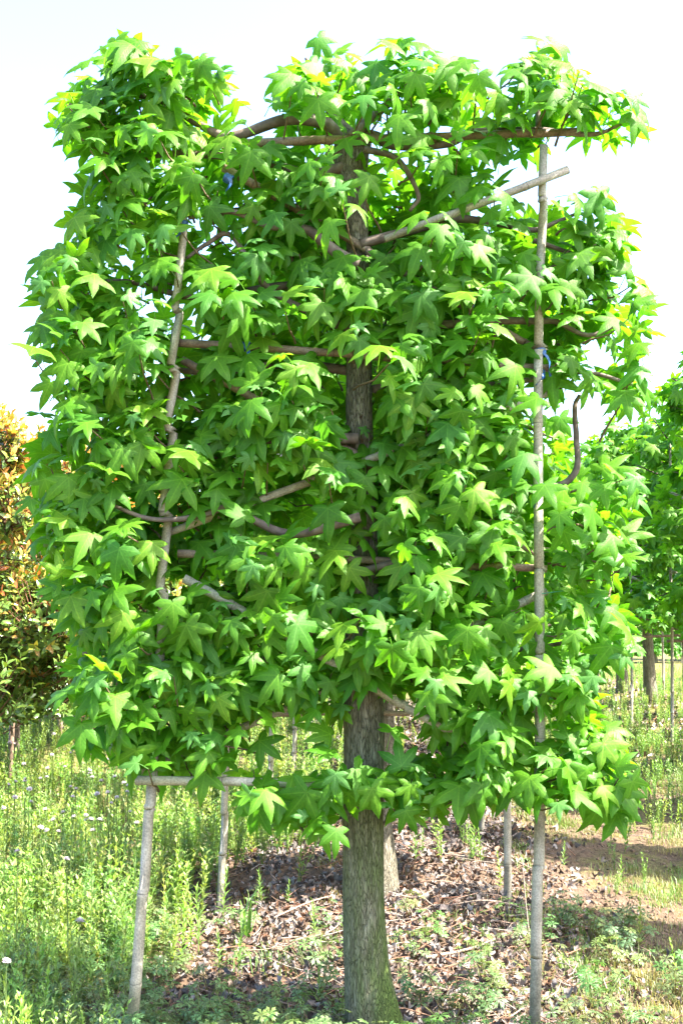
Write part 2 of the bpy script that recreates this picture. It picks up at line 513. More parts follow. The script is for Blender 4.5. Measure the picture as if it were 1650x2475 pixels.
def leaf_rows(outline, n_shoot, yc, depth, rs, windows=(), front_share=0.58, size=(0.070, 0.116), young=0.12, extra=(), eye=None):
    """leaf placements for a flat trained crown: list of (variant, 4x4, colour index, young) and the shoots (base, tip)"""
    from mathutils.geometry import intersect_point_tri_2d
    poly = [(p.x, p.z) for p in outline]
    xs = [p[0] for p in poly]; zs = [p[1] for p in poly]
    x0, x1, z0, z1 = min(xs), max(xs), min(zs), max(zs)

    def inside(x, z):
        c = False; j = len(poly) - 1
        for i in range(len(poly)):
            xi, zi = poly[i]; xj, zj = poly[j]
            if (zi > z) != (zj > z) and x < (xj - xi) * (z - zi) / (zj - zi) + xi: c = not c
            j = i
        return c
    leaves = []; shoots = []
    extra = list(extra)
    cx = (x0 + x1) / 2; cz = (z0 + z1) / 2
    tries = 0; pts = []
    while len(shoots) < n_shoot and tries < n_shoot * 60:
        tries += 1
        x = rs.uniform(x0, x1); z = rs.uniform(z0, z1)
        forced = bool(extra)
        if forced:
            q = extra.pop(); x, z = q.x, q.z
        elif not inside(x, z): continue
        r = rs.random()
        side = -1 if r < front_share or forced else 1
        if not forced and any((x - q[0]) ** 2 + (z - q[1]) ** 2 < 0.075 ** 2 and q[2] == side for q in pts): continue
        pts.append((x, z, side))
        ex = (x - cx) / (x1 - cx)
        et = max(0.0, (z - (z1 - 0.55)) / 0.55)
        ln = rs.uniform(0.12, depth)
        sx = ex * 0.55 + rs.uniform(-0.35, 0.35)
        ax = Vector((sx, side * rs.uniform(0.45, 1.0) * (1 - 0.35 * et), rs.uniform(0.05, 0.6) + 0.5 * et)).normalized()
        base = Vector((x, yc + rs.uniform(-0.07, 0.07), z)) - Vector((ax.x, 0, ax.z)) * ln * 0.6
        tip = base + ax * ln
        nl = rs.randint(6, 9)
        az = rs.uniform(0, 2 * PI)
        u = ax.orthogonal().normalized(); v = ax.cross(u)
        kept = 0
        for j in range(nl):
            t = 0.25 + 0.75 * (j + rs.random() * 0.5) / nl
            az += 2.4 + rs.uniform(-0.3, 0.3)
            rad = u * math.cos(az) + v * math.sin(az)
            p = base + ax * ln * t
            d = (ax * rs.uniform(0.35, 0.8) + rad * 0.85 + Vector((ex * 0.3, side * 0.15, 0.05))).normalized()
            if d.z < -0.45: d.z = -0.45 + 0.4 * (d.z + 0.45); d.normalize()
            up = Vector((rs.uniform(-0.6, 0.6) + ex * 0.2, side * 0.5 + rs.uniform(-0.45, 0.45), 0.85))
            yv = d; zv = (up - yv * up.dot(yv)).normalized(); xv = yv.cross(zv)
            is_y = (t > 0.86 and rs.random() < young * 6)
            L = rs.uniform(*size) * (rs.uniform(0.45, 0.7) if is_y else (1.0 if t < 0.8 else 0.85))
            ctr = p + yv * L * 1.1 + Vector((0, 0, -0.3 * L))
            cx_, cz_ = ctr.x, ctr.z
            if eye:      # the crown is rounded: it narrows towards the front
                kk = yc / (0.25 * yc + 0.75 * ctr.y); cx_ *= kk; cz_ = eye + (cz_ - eye) * kk
            if forced and not inside(cx_, cz_ - 0.03) and not (cz_ < 1.2 and abs(cx_) < 1.1): continue
            if not forced and not inside(cx_ + 0.025 * ex, cz_ + 0.035 * et - 0.015):
                continue
            skip = False
            for (wx0, wx1, wz0, wz1, wy, pr) in windows:
                if wx0 < cx_ < wx1 and wz0 < cz_ < wz1 and ctr.y < wy and rs.random() < pr: skip = True; break
            if skip: continue
            M = Matrix(((xv.x, yv.x, zv.x, p.x), (xv.y, yv.y, zv.y, p.y), (xv.z, yv.z, zv.z, p.z), (0, 0, 0, 1))) @ Matrix.Scale(L, 4)
            ci = rs.choice((0, 0, 1, 1, 1, 2, 2, 2, 3, 4))
            leaves.append((rs.randrange(100), M, ci, is_y)); kept += 1; tmax = t
        if kept > 2 and (not eye or inside(tip.x, tip.z + 0.05)): shoots.append((base + ax * ln * 0.22, base + ax * ln * tmax))
    return leaves, shoots


YOUNG_COL = np.array((0.105, 0.275, 0.06))


def leaf_colour(ci, is_y): return YOUNG_COL if is_y else LEAF_COLS[ci]


def join_leaves(name, leaves, lib):
    A = Acc()
    for (k, M, ci, yg) in leaves:
        V, Tt, E = lib[k % len(lib)]
        m = np.array(M)
        A.add(V @ m[:3, :3].T + m[:3, 3], Tt, np.c_[np.tile(leaf_colour(ci, yg), (len(V), 1)), E[:, 1]], E[:, 0])
    return A.mesh(name, True)


# ------------------------------------------------------------------ the trained sweetgum in front
TY = 4.2
K = 1650 / 1568.0
OUT = [(95, 250), (125, 185), (200, 128), (262, 72), (312, 78), (335, 112), (400, 112), (470, 132), (550, 170), (580, 235), (612, 170), (660, 140), (692, 97),
       (780, 85), (840, 108), (900, 86), (985, 112), (1032, 140), (1050, 108), (1078, 150), (1110, 175), (1145, 245), (1180, 130),
       (1232, 93), (1276, 92), (1328, 130), (1345, 190), (1400, 205), (1452, 230), (1492, 265), (1478, 325), (1400, 315), (1330, 325),
       (1285, 345), (1200, 355), (1140, 400), (1140, 460), (1230, 500), (1275, 470), (1330, 440), (1400, 455), (1450, 505), (1435, 560), (1472, 600), (1505, 670), (1532, 755),
       (1490, 825), (1440, 845), (1500, 872), (1528, 945), (1440, 945), (1390, 930), (1345, 935), (1320, 1000), (1345, 1060), (1445, 1080), (1482, 1165),
       (1462, 1250), (1445, 1330), (1400, 1375), (1452, 1430), (1495, 1530), (1430, 1535), (1370, 1580), (1402, 1640), (1442, 1760),
       (1478, 1850), (1415, 1915), (1345, 1872), (1250, 1850), (1130, 1868), (1030, 1885), (925, 1905), (880, 1850), (880, 1790), (940, 1770), (985, 1720), (965, 1640),
       (930, 1600), (890, 1640), (870, 1680),
       (800, 1680), (740, 1690), (640, 1720), (600, 1740), (700, 1750), (790, 1765), (800, 1850), (782, 1975), (742, 1905), (640, 1930), (560, 1865), (490, 1800), (335, 1795),
       (250, 1745), (155, 1735), (200, 1640), (100, 1600), (172, 1500), (120, 1400), (70, 1300), (50, 1130), (95, 1000), (60, 910),
       (62, 830), (85, 700), (58, 640), (130, 600), (128, 535), (172, 490), (140, 430), (192, 395), (160, 330), (108, 285)]
outline = [pt(x * K, (y + (22 if y < 260 else 0)) * K, TY) for x, y in OUT]


def win(x0, x1, y0, y1, pr=0.8, yfront=TY - 0.02):
    """an opening in the leaves where wood shows through, measured in the photograph at the tree's depth"""
    a = pt(x0, y1, TY); b = pt(x1, y0, TY); g = 0.042
    return (a.x - g, b.x + g, a.z - g, b.z + g, yfront, pr)


WIN = [win(830, 905, 890, 1070), win(840, 920, 1690, 1840, 0.9), win(790, 900, 320, 420, 0.8), win(830, 900, 500, 560, .6), win(880, 920, 1280, 1340, 0.5),
       win(428, 462, 500, 680), win(410, 440, 740, 830), win(400, 436, 930, 1060), win(395, 425, 1130, 1290), win(380, 405, 1440, 1520, .6), win(370, 400, 1610, 1700, .6),
       win(1298, 1330, 355, 640), win(1298, 1330, 720, 900), win(1290, 1325, 960, 1200), win(1285, 1320, 1240, 1300, .6), win(1285, 1320, 1430, 1620, .8),
       win(420, 720, 820, 850, .7), win(1130, 1310, 850, 890, .75), win(950, 1380, 440, 500, 0.5), win(600, 780, 330, 355, .7), win(620, 760, 1150, 1210, .6), win(400, 520, 1240, 1290, .75),
       win(460, 570, 1405, 1480, .75), win(920, 990, 1670, 1720, .8), win(1170, 1260, 1455, 1500, .7), win(540, 620, 410, 480, .8), win(450, 570, 500, 620, .6),
       win(690, 800, 530, 620, .6), win(1200, 1310, 780, 850, .6), win(1340, 1500, 770, 815, .7), win(340, 630, 1875, 1905, .6), win(1330, 1400, 960, 1150, .6)]

GAPS = [win(600, 810, 1765, 1850, .85, 9), win(935, 1010, 1800, 1850, .5, 9), win(1320, 1400, 975, 1060, .9, 9), win(1325, 1420, 360, 450, .95, 9), win(1140, 1290, 400, 430, .7, 9), win(590, 650, 230, 320, .7, 9),
        win(838, 908, 1080, 1420, .5), win(838, 900, 440, 880, .25), win(230, 330, 620, 700, .4, 9), win(640, 720, 690, 790, .75), win(470, 560, 560, 620, .5, 9)]
rs = random.Random(21)
FRINGE = [(690, 1905), (760, 1930), (650, 1925), (830, 1875), (865, 1890), (900, 1880), (930, 1830), (800, 1840), (960, 1905), (1050, 1900), (1180, 1890), (1260, 1890), (1340, 1885), (1390, 1890), (1450, 1915), (390, 1840), (500, 1850), (1110, 1900),
          (1220, 250), (1260, 180), (1310, 190), (1350, 220), (1400, 260), (1450, 250), (1490, 290), (1470, 330), (1420, 320), (1350, 330), (1300, 260), (1240, 310), (1380, 290),
          (250, 200), (330, 190), (700, 170), (760, 130), (960, 140), (1000, 170), (1110, 200)]
leaves, shoots = leaf_rows(outline, 540, TY, 0.38, rs, WIN + GAPS, front_share=0.64, extra=[pt(a, b - 30, TY) for a, b in FRINGE], eye=CAM_H)

# which leaves show largest from where the photograph was taken: the 300 that do are parts of their own
Vb, Tb, own = [], [], []
n0 = 0
for i, (k, M, ci, yg) in enumerate(leaves):
    V, Tt, E = LEAVES[k % len(LEAVES)]; m = np.array(M)
    Vb.append(V @ m[:3, :3].T + m[:3, 3]); Tb.append(Tt + n0); own.append(np.full(len(Tt), i)); n0 += len(V)
bvh = BVHTree.FromPolygons(np.concatenate(Vb).tolist(), np.concatenate(Tb).tolist(), all_triangles=True)
own = np.concatenate(own); cnt = np.zeros(len(leaves), int)
o0 = Vector((0, 0, CAM_H))
for py in range(40, 2060, 9):
    for px in range(30, 1640, 9):
        h = bvh.ray_cast(o0, (pt(px, py, 4.0) - o0).normalized())
        if h[2] is not None: cnt[own[h[2]]] += 1
order = np.argsort(-cnt); big = set(int(i) for i in order[:300])
rest = [l for i, l in enumerate(leaves) if i not in big]

hero = empty('espalier_tree', (pt(897, 2475, TY).x, TY, gzf(pt(897, 2475, TY).x, TY)))
HX = Vector(hero.location)
tag(hero, 'broad flat-trained sweetgum with star-shaped leaves filling the front of the view', 'tree', 'trained trees of the middle row')
HINV = Matrix.Translation(-HX)


def to_local(me): me.transform(HINV); return me


crown = link('crown', to_local(join_leaves('crown', rest, LEAVES)), M_LEAF, hero)
tag(crown, 'inner leaves of the crown', kind='stuff')
libm = {}
for i in sorted(big):
    k, M, ci, yg = leaves[i]; k %= len(LEAVES); key = (k, -1 if yg else ci)
    if key not in libm:
        V, Tt, E = LEAVES[k]; libm[key] = mesh_np('leaf', V, Tt, np.c_[np.tile(leaf_colour(ci, yg), (len(V), 1)), E[:, 1]], E[:, 0], True)
    o = link('leaf', libm[key], M_LEAF, crown)
    o.matrix_local = HINV @ M

# trunk
tr_px = [(905, 2520, 150), (897, 2440, 124), (885, 2330, 106), (878, 2200, 98), (876, 2050, 95), (877, 1900, 96), (879, 1760, 98), (876, 1600, 88), (877, 1450, 76),
         (877, 1300, 68), (873, 1150, 64), (868, 1000, 66), (868, 850, 62), (868, 700, 58), (862, 560, 56), (855, 460, 62), (850, 400, 84), (852, 350, 92), (852, 322, 70)]
P = [pt(a, b, TY + 0.03) - HX for a, b, c in tr_px]; W = [c / 2 / 650.0 for a, b, c in tr_px]
Ps = spline(P, 150)
Ws = np.interp(np.linspace(0, len(W) - 1, 150), np.arange(len(W)), W)
tv, tt = tube(Ps, Ws, 44)
cen = np.repeat(np.array([tuple(p) for p in Ps]), 44, axis=0)
dv = tv[:len(cen)] - cen; aa = np.arctan2(dv[:, 1], dv[:, 0])
dis = 1 + 0.07 * fbm(aa * 4.5, tv[:len(cen), 2] * 9, 4) + 0.16 * fbm(np.cos(aa) * 1.2 + 5, np.sin(aa) * 1.2 + tv[:len(cen), 2] * 2.2, 8, 2)
foot = np.clip((0.12 - tv[:len(cen), 2]) / 0.25, 0, 1)
dis += foot * 0.18 * np.sin(aa * 5 + 1)
knob = np.exp(-((tv[:len(cen), 2] - (pt(850, 370, TY).z)) / 0.07) ** 2)
dis += knob * 0.5 * fbm(aa * 1.5, tv[:len(cen), 2] * 14, 31, 2)
tv[:len(cen)] = cen + dv * dis[:, None]
link('trunk', mesh_np('trunk', tv, tt, smooth=True), M_BARK, hero)

# limbs read off the photograph, then plain tiers of laterals
LIMBS = [
    ([(865, 640), (820, 615), (770, 575), (735, 553), (650, 546), (560, 512), (455, 527)], 17, 5, -0.10),
    ([(860, 800), (760, 760), (640, 690), (560, 570), (500, 590), (450, 625)], 11, 4, -0.05),
    ([(870, 590), (980, 560), (1100, 530), (1200, 540), (1290, 556), (1340, 538), (1395, 515)], 13, 4, -0.04),
    ([(1230, 548), (1275, 575), (1330, 595), (1400, 618), (1450, 620)], 8, 4, -0.04),
    ([(870, 820), (1020, 790), (1180, 776), (1300, 776), (1345, 778), (1420, 810), (1498, 782)], 13, 4, -0.03),
    ([(880, 1120), (1050, 1190), (1200, 1180), (1330, 1180), (1390, 1140), (1392, 1060), (1388, 985), (1400, 955)], 13, 5, 0.0),
    ([(870, 1250), (700, 1290), (560, 1230), (500, 1242), (430, 1255), (345, 1250), (230, 1200)], 12, 4, -0.14),
    ([(865, 1060), (760, 1060), (650, 1062), (560, 1060), (510, 1078), (395, 1082), (365, 1060), (345, 1025)], 14, 5, -0.06),
    ([(870, 1420), (760, 1520), (600, 1610), (400, 1600), (300, 1570), (200, 1580)], 13, 4, -0.04),
    ([(840, 400), (760, 420), (680, 405), (560, 380), (400, 372), (330, 395), (265, 412)], 15, 5, 0.0),
    ([(880, 360), (960, 385), (1010, 470), (990, 510)], 9, 4, -0.08),
    ([(850, 340), (900, 330), (960, 350), (1080, 345), (1150, 320), (1300, 315), (1430, 325), (1500, 300)], 18, 4, -0.03),
    ([(850, 350), (790, 300), (690, 290), (560, 330), (480, 300), (380, 240), (250, 230), (150, 260)], 18, 4, 0.0),
    ([(850, 335), (890, 290), (960, 230), (990, 170)], 17, 5, -0.06),
    ([(850, 330), (800, 270), (760, 200), (740, 140)], 15, 5, 0.02),
    ([(1300, 318), (1300, 240), (1305, 150)], 8, 3, 0.02),
    ([(480, 300), (330, 200), (290, 110)], 9, 3, 0.02),
    ([(870, 960), (1000, 900), (1180, 930), (1400, 900), (1530, 930)], 12, 4, 0.05),
    ([(870, 900), (700, 880), (500, 900), (300, 880), (130, 900)], 13, 4, 0.05),
    ([(870, 720), (700, 690), (480, 720), (300, 680), (120, 700)], 13, 4, 0.07),
    ([(880, 1380), (1050, 1330), (1100, 1290), (1010, 1230)], 9, 4, -0.08),
    ([(880, 1350), (1100, 1400), (1300, 1330), (1450, 1360)], 12, 4, 0.05),
    ([(880, 1550), (1050, 1560), (1250, 1570), (1430, 1540)], 13, 4, 0.02),
    ([(300, 1575), (322, 1540), (320, 1520)], 6, 4, -0.04),
]
for L, w0, w1, dy in LIMBS:
    Pq = spline([pt(a, b, TY + dy) - HX for a, b in L], 8 * (len(L) - 1) + 1)
    n = len(Pq); wr = np.linspace(w0, w1, n) / 650.0
    tv, tt = tube(Pq, wr, 9, rough=0.12, seed=len(L))
    link('branch', mesh_np('branch', tv, tt, smooth=True), M_BRANCH, hero)
A = Acc()
for b_, t_ in shoots:
    b_ = b_ - HX; t_ = t_ - HX
    mid = (b_ + t_) / 2 + Vector((0, 0, -0.02))
    back = b_ + (b_ - t_) * 0.2
    tv, tt = tube([back, b_, mid, t_], [0.0055, 0.0045, 0.0035, 0.002], 4, cap=False)
    A.add(tv, tt, (0.14, 0.1, 0.06))
o = link('twigs', A.mesh('twigs', True), M_TWIG, hero); tag(o, kind='stuff')


# ------------------------------------------------------------------ bamboo frames
def cane(p0, p1, r0, r1=None, node=0.27, seed=0, bend=0.006):
    """a bamboo cane with swollen node rings between two points"""
    rr = random.Random(seed)
    r1 = r1 or r0 * 0.85
    p0 = Vector(p0); p1 = Vector(p1); L = (p1 - p0).length
    ts = [0.0]; rads = [1.0]; ring = [1]
    x = rr.uniform(0.08, node)
    while x < L - 0.03:
        for d, k, g in ((-0.012, 1.0, 1), (-0.004, 1.1, 1), (0.0, 0.97, 0), (0.004, 1.08, 1), (0.014, 1.0, 1)):
            ts.append((x + d) / L); rads.append(k); ring.append(g)
        x += node * rr.uniform(0.8, 1.2)
    ts.append(1.0); rads.append(1.0); ring.append(1)
    side = (p1 - p0).orthogonal().normalized()
    P = [p0.lerp(p1, t) + side * bend * math.sin(t * PI * rr.choice((1, 2))) * L for t in ts]
    r = [(r0 + (r1 - r0) * t) * k for t, k in zip(ts, rads)]
    tv, tt = tube(P, r, 12, cap=True)
    E = np.repeat(np.array(ring, float), 12)
    return mesh_np('cane', tv, tt, None, E, True)


def tie_mesh(c, ax, r, seed=0, tail=0.07):
    """blue tape wound round a cane with a loose hanging end"""
    rr = random.Random(seed); c = Vector(c); ax = Vector(ax).normalized()
    A = Acc()
    for k in range(3):
        h = (k - 1) * 0.009
        tv, tt = tube([c + ax * (h - 0.007), c + ax * (h - 0.005), c + ax * (h + 0.005), c + ax * (h + 0.007)], [r * 1.02, r * 1.12, r * 1.12, r * 1.02], 12, cap=False)
        A.add(tv, tt)
    p = c + Vector((0, -r * 1.25, 0)); d = Vector((rr.uniform(-0.4, 0.4), -0.3, -1)).normalized()
    n = 6; V = []
    for i in range(n):
        t = i / (n - 1); q = p + d * tail * t + Vector((0.012 * math.sin(t * 5), 0, 0))
        wv = Vector((math.cos(t * 2), math.sin(t * 2), 0)) * 0.007
        V += [tuple(q - wv), tuple(q + wv)]
    T = []
    for i in range(n - 1): T += [(2 * i, 2 * i + 1, 2 * i + 3), (2 * i, 2 * i + 3, 2 * i + 2)]
    A.add(V, T)
    return A.mesh('tie', True)


trel = empty('bamboo_trellis', (HX.x, TY - 0.1, HX.z))
tag(trel, 'weathered bamboo frame tied with blue tape that carries the front tree', 'trellis', 'bamboo frames of the middle row')
TX = Vector(trel.location); TINV = Matrix.Translation(-TX)


def tpart(name, me, mat): me.transform(TINV); return link(name, me, mat, trel)


yf = TY - 0.10
tpart('pole', cane(pt(322, 2450, yf), pt(448, 482, yf), 0.0205, 0.014, seed=1), M_BAM)
tpart('pole', cane(pt(1290, 2500, yf), pt(1313, 352, yf), 0.0205, 0.0155, seed=2), M_BAM)
tpart('pole', cane(pt(1311, 1920, yf + 0.005), pt(1300, 1440, yf + 0.005), 0.009, 0.009, seed=9), M_BAM2)
for i, (a, b, r, dy, mt) in enumerate([((328, 1886), (835, 1896), 0.0165, -0.035, M_BAM), ((430, 1338), (1320, 1375), 0.0155, 0.03, M_BAM2), ((415, 828), (1325, 890), 0.0155, 0.03, M_BAM2),
                                       ((590, 347), (1400, 318), 0.017, 0.05, M_BAM2)]):
    tpart('crossbar', cane(pt(*a, yf + dy), pt(*b, yf + dy), r, r * 0.9, seed=20 + i, node=0.33), mt)
for i, (a, b, r, dy, mt) in enumerate([((1372, 410), (930, 578), 0.0155, -0.033, M_BAM), ((1335, 943), (395, 1292), 0.0165, 0.032, M_BAM), ((445, 1398), (1300, 1890), 0.0165, -0.033, M_BAM),
                                       ((1320, 1428), (322, 1872), 0.0155, 0.065, M_BAM), ((440, 870), (1310, 1350), 0.0155, 0.06, M_BAM2), ((540, 405), (1310, 852), 0.016, 0.06, M_BAM2)]):
    tpart('brace', cane(pt(*a, yf + dy), pt(*b, yf + dy), r, r * 0.85, seed=40 + i), mt)
for i, (a, ax, r) in enumerate([((446, 503), (0.06, 0, 1), 0.0155), ((444, 545), (0.06, 0, 1), 0.0155), ((1306, 852), (0, 0, 1), 0.0175), ((1304, 905), (0, 0, 1), 0.0175), ((1302, 1180), (0, 0, 1), 0.018),
                                ((594, 838), (1, 0, 0), 0.0165), ((1172, 856), (1, 0, -0.1), 0.016), ((1140, 1262), (1, 0, -0.5), 0.0165), ((393, 1640), (0.06, 0, 1), 0.0165), ((651, 1895), (1, 0, 0), 0.017),
                                ((552, 432), (1, 0, -0.5), 0.0165), ((1135, 715), (1, 0, -.5), 0.0165)]):
    tpart('tie', tie_mesh(pt(*a, yf), ax, r, i, 0.05 + 0.03 * (i % 3)), M_TIE)
tv, tt = tube(spline([pt(1308, 1435, yf - 0.025), pt(1345, 1430, yf - 0.02), pt(1392, 1424, yf)], 9), 0.002, 4)
tpart('string', mesh_np('string', tv, tt), M_STRING)

# ------------------------------------------------------------------ the other trained trees
OUT2 = [(-1.05, 2.9), (-0.95, 3.35), (-0.7, 3.62), (-0.45, 3.5), (-0.2, 3.55), (0.1, 3.72), (0.4, 3.6), (0.6, 3.45), (0.8, 3.66), (1.05, 3.4), (1.15, 2.95), (1.0, 2.7), (1.15, 2.3),
        (1.2, 1.9), (1.05, 1.6), (1.15, 1.25), (1.05, 1.05), (0.75, 0.98), (0.35, 1.05), (0.1, 1.1), (-0.2, 1.0), (-0.6, 1.02), (-0.95, 1.1), (-1.15, 1.3), (-1.05, 1.7), (-1.2, 2.1), (-1.1, 2.5)]
PROTO = []
for v in range(2):
    rs = random.Random(60 + v)
    o2 = [Vector((x * (1 if v == 0 else -1), 0, z)) for x, z in OUT2]
    lv, sh = leaf_rows(o2, 300, 0.0, 0.42, rs, (), 0.5, (0.095, 0.125))
    cm = join_leaves('crown', lv, LEAVES_S)
    P = [Vector((0.02, 0, -0.25)), Vector((0.015, 0, 0.1)), Vector((0, 0, 0.5)), Vector((-0.01, 0.01, 1.4)), Vector((0.01, 0, 2.4)), Vector((0, 0, 3.2))]
    tv, tt = tube(spline(P, 60), np.interp(np.linspace(0, 5, 60), range(6), [0.13, 0.098, 0.078, 0.062, 0.046, 0.05]), 20, rough=0.06, seed=v)
    tm = mesh_np('trunk', tv, tt, smooth=True)
    bms = []
    for j in range(7):
        for s in (-1, 1):
            z = 1.08 + 0.32 * j + rs.uniform(-0.08, 0.08); ln = rs.uniform(0.75, 1.05)
            P = [Vector((0, 0, z)), Vector((s * ln * 0.3, rs.uniform(-.06, .06), z + rs.uniform(0.02, 0.16))), Vector((s * ln * 0.7, rs.uniform(-.1, .1), z + rs.uniform(-0.05, 0.22))), Vector((s * ln, 0, z + rs.uniform(-0.05, 0.3)))]
            tv, tt = tube(spline(P, 13), np.linspace(0.018, 0.006, 13), 6)
            bms.append(mesh_np('branch', tv, tt, smooth=True))
    A = Acc()
    for b_, t_ in sh:
        tv, tt = tube([b_ + (b_ - t_) * 0.2, b_, t_], [0.005, 0.004, 0.002], 3, cap=False); A.add(tv, tt, (0.14, 0.1, 0.06))
    PROTO.append((cm, tm, bms, A.mesh('twigs')))
PB = [cane((0, 0, -0.2), (0.06, 0, 3.0), 0.02, 0.014, seed=71), cane((0, 0, -0.2), (-0.02, 0, 3.2), 0.021, 0.015, seed=72)]
CB = [cane((-0.85, 0, 0), (0.85, 0, 0.03), 0.016, seed=80 + i) for i in range(2)]
DB = [cane((-0.8, 0, 0), (0.8, 0, 0.62), 0.016, seed=84), cane((-0.8, 0, 0.66), (0.8, 0, 0), 0.016, seed=85)]


def trained_tree(x, y, v, label, tlabel, group, tgroup, s=1.0, hs=1.0, full=True, pl=-0.83, pr=0.68, sink=0.0):
    z = gzf(x, y) - sink
    t = empty('espalier_tree', (x, y, z), random.uniform(-0.06, 0.06)); t.scale = (s, s, hs)
    tag(t, label, 'tree', group)
    cm, tm, bms, tw = PROTO[v]
    link('trunk', tm, M_BARK2, t)
    o = link('crown', cm, M_LEAF, t); o['kind'] = 'stuff'
    if full:
        for b in bms: link('branch', b, M_BRANCH, t)
        o = link('twigs', tw, M_TWIG, t); o['kind'] = 'stuff'
    f = empty('bamboo_trellis', (x, y - 0.12, z)); tag(f, tlabel, 'trellis', tgroup)
    f.scale = (1, 1, hs)
    o = link('pole', PB[0], M_BAM, f); o.location = (pl, 0, 0)
    o = link('pole', PB[1], M_BAM, f); o.location = (pr, 0, 0)
    for j, zz in enumerate((0.95, 1.75, 2.5) if full else (1.75, 2.5)):
        o = link('crossbar', CB[j % 2], M_BAM2, f); o.location = (0, -0.035 if j % 2 else 0.033, zz)
    if full:
        for j, zz in enumerate((1.0, 1.8)):
            for d in (0, 1):
                o = link('brace', DB[d], M_BAM, f); o.location = (0, -0.07 if d else 0.068, zz)
        for j, (tx, tz, rx) in enumerate(((pl + .03, 1.75, 0), (pr, 2.5, 0), (pr, 1.75, 0), (0.3, 2.52, 1))):
            o = link('tie', TIE[rx], M_TIE, f); o.location = (tx, 0, tz)
    return t, f


TIE = [tie_mesh((0, 0, 0), (0, 0, 1), 0.019, 5, 0.08), tie_mesh((0, -0.034, 0), (1, 0, 0), 0.0175, 6, 0.1)]
NTH = ['second', 'third', 'fourth', 'fifth', 'sixth', 'seventh', 'eighth', 'ninth']
for i in range(7):
    y = 6.2 + 2.05 * i
    trained_tree(float(row_x(y)) + (0.03 if i else 0.0), y, i % 2, 'trained sweetgum of the middle row, %s from the camera' % NTH[i],
                 'bamboo frame of the %s tree in the middle row' % NTH[i], 'trained trees of the middle row', 'bamboo frames of the middle row', 1.0, 0.98 + 0.04 * random.random(), i < 3)
for i in range(9):
    y = 3.1 + 2.05 * i
    seen = i - 4
    lab = ('trained sweetgum of the right-hand row, %s of those in view' % (['nearest'] + NTH)[seen]) if seen >= 0 else 'trained sweetgum of the right-hand row outside the view beside the %s tree' % ['front', 'second', 'third', 'fourth'][i]
    trained_tree(4.35 + 0.03 * (y - 4) + random.uniform(-.08, .08), y, (i + 1) % 2, lab, lab.replace('trained sweetgum', 'bamboo frame'),
                 'trained trees of the right-hand row', 'bamboo frames of the right-hand row', 1.14, 1.13 + 0.03 * random.random(), i in (4, 5, 6))
for i in range(4):
    y = 14.5 + 3.2 * i
    trained_tree(8.4 + 0.3 * i, y, i % 2, 'shaded trained sweetgum of the far right row, %s back' % (['nearest'] + NTH)[i], 'bamboo frame in the far right row, %s back' % (['nearest'] + NTH)[i],
                 'trained trees of the far right row', 'bamboo frames of the far right row', 1.0, 1.0, False)

for i in range(16):
    x = -9 + 1.75 * i; y = 31 + random.uniform(-1.5, 1.5)
    trained_tree(x, y, i % 2, 'far green tree of the back row, %s counted from the left' % (['first'] + NTH + ['tenth', 'eleventh', 'twelfth', 'thirteenth', 'fourteenth', 'fifteenth', 'sixteenth'])[i],
                 'far bamboo frame of the back row, %s counted from the left' % (['first'] + NTH + ['tenth', 'eleventh', 'twelfth', 'thirteenth', 'fourteenth', 'fifteenth', 'sixteenth'])[i],
                 'trees of the far back row', 'bamboo frames of the far back row', 1.1, 1.28, False, sink=1.15)

# ------------------------------------------------------------------ red-tipped photinia on the left
def photinia_leaf(rs):
    l, wd = 1.0, rs.uniform(0.17, 0.22)
    V = [(0, 0, 0), (0, 0.45, -0.02), (0, l, -0.16), (-wd, 0.5, 0.07), (wd, 0.5, 0.07), (-wd * 0.75, 0.22, 0.04), (wd * 0.75, 0.22, 0.04), (0, 0.75, -0.06), (-wd * 0.7, 0.78, -0.02), (wd * 0.7, 0.78, -0.02)]
    T = [(0, 1, 5), (5, 1, 3), (0, 6, 1), (6, 4, 1), (1, 7, 3), (3, 7, 8), (1, 4, 7), (4, 9, 7), (8, 7, 2), (7, 9, 2)]
    return np.array(V), np.array(T)[:, ::-1]


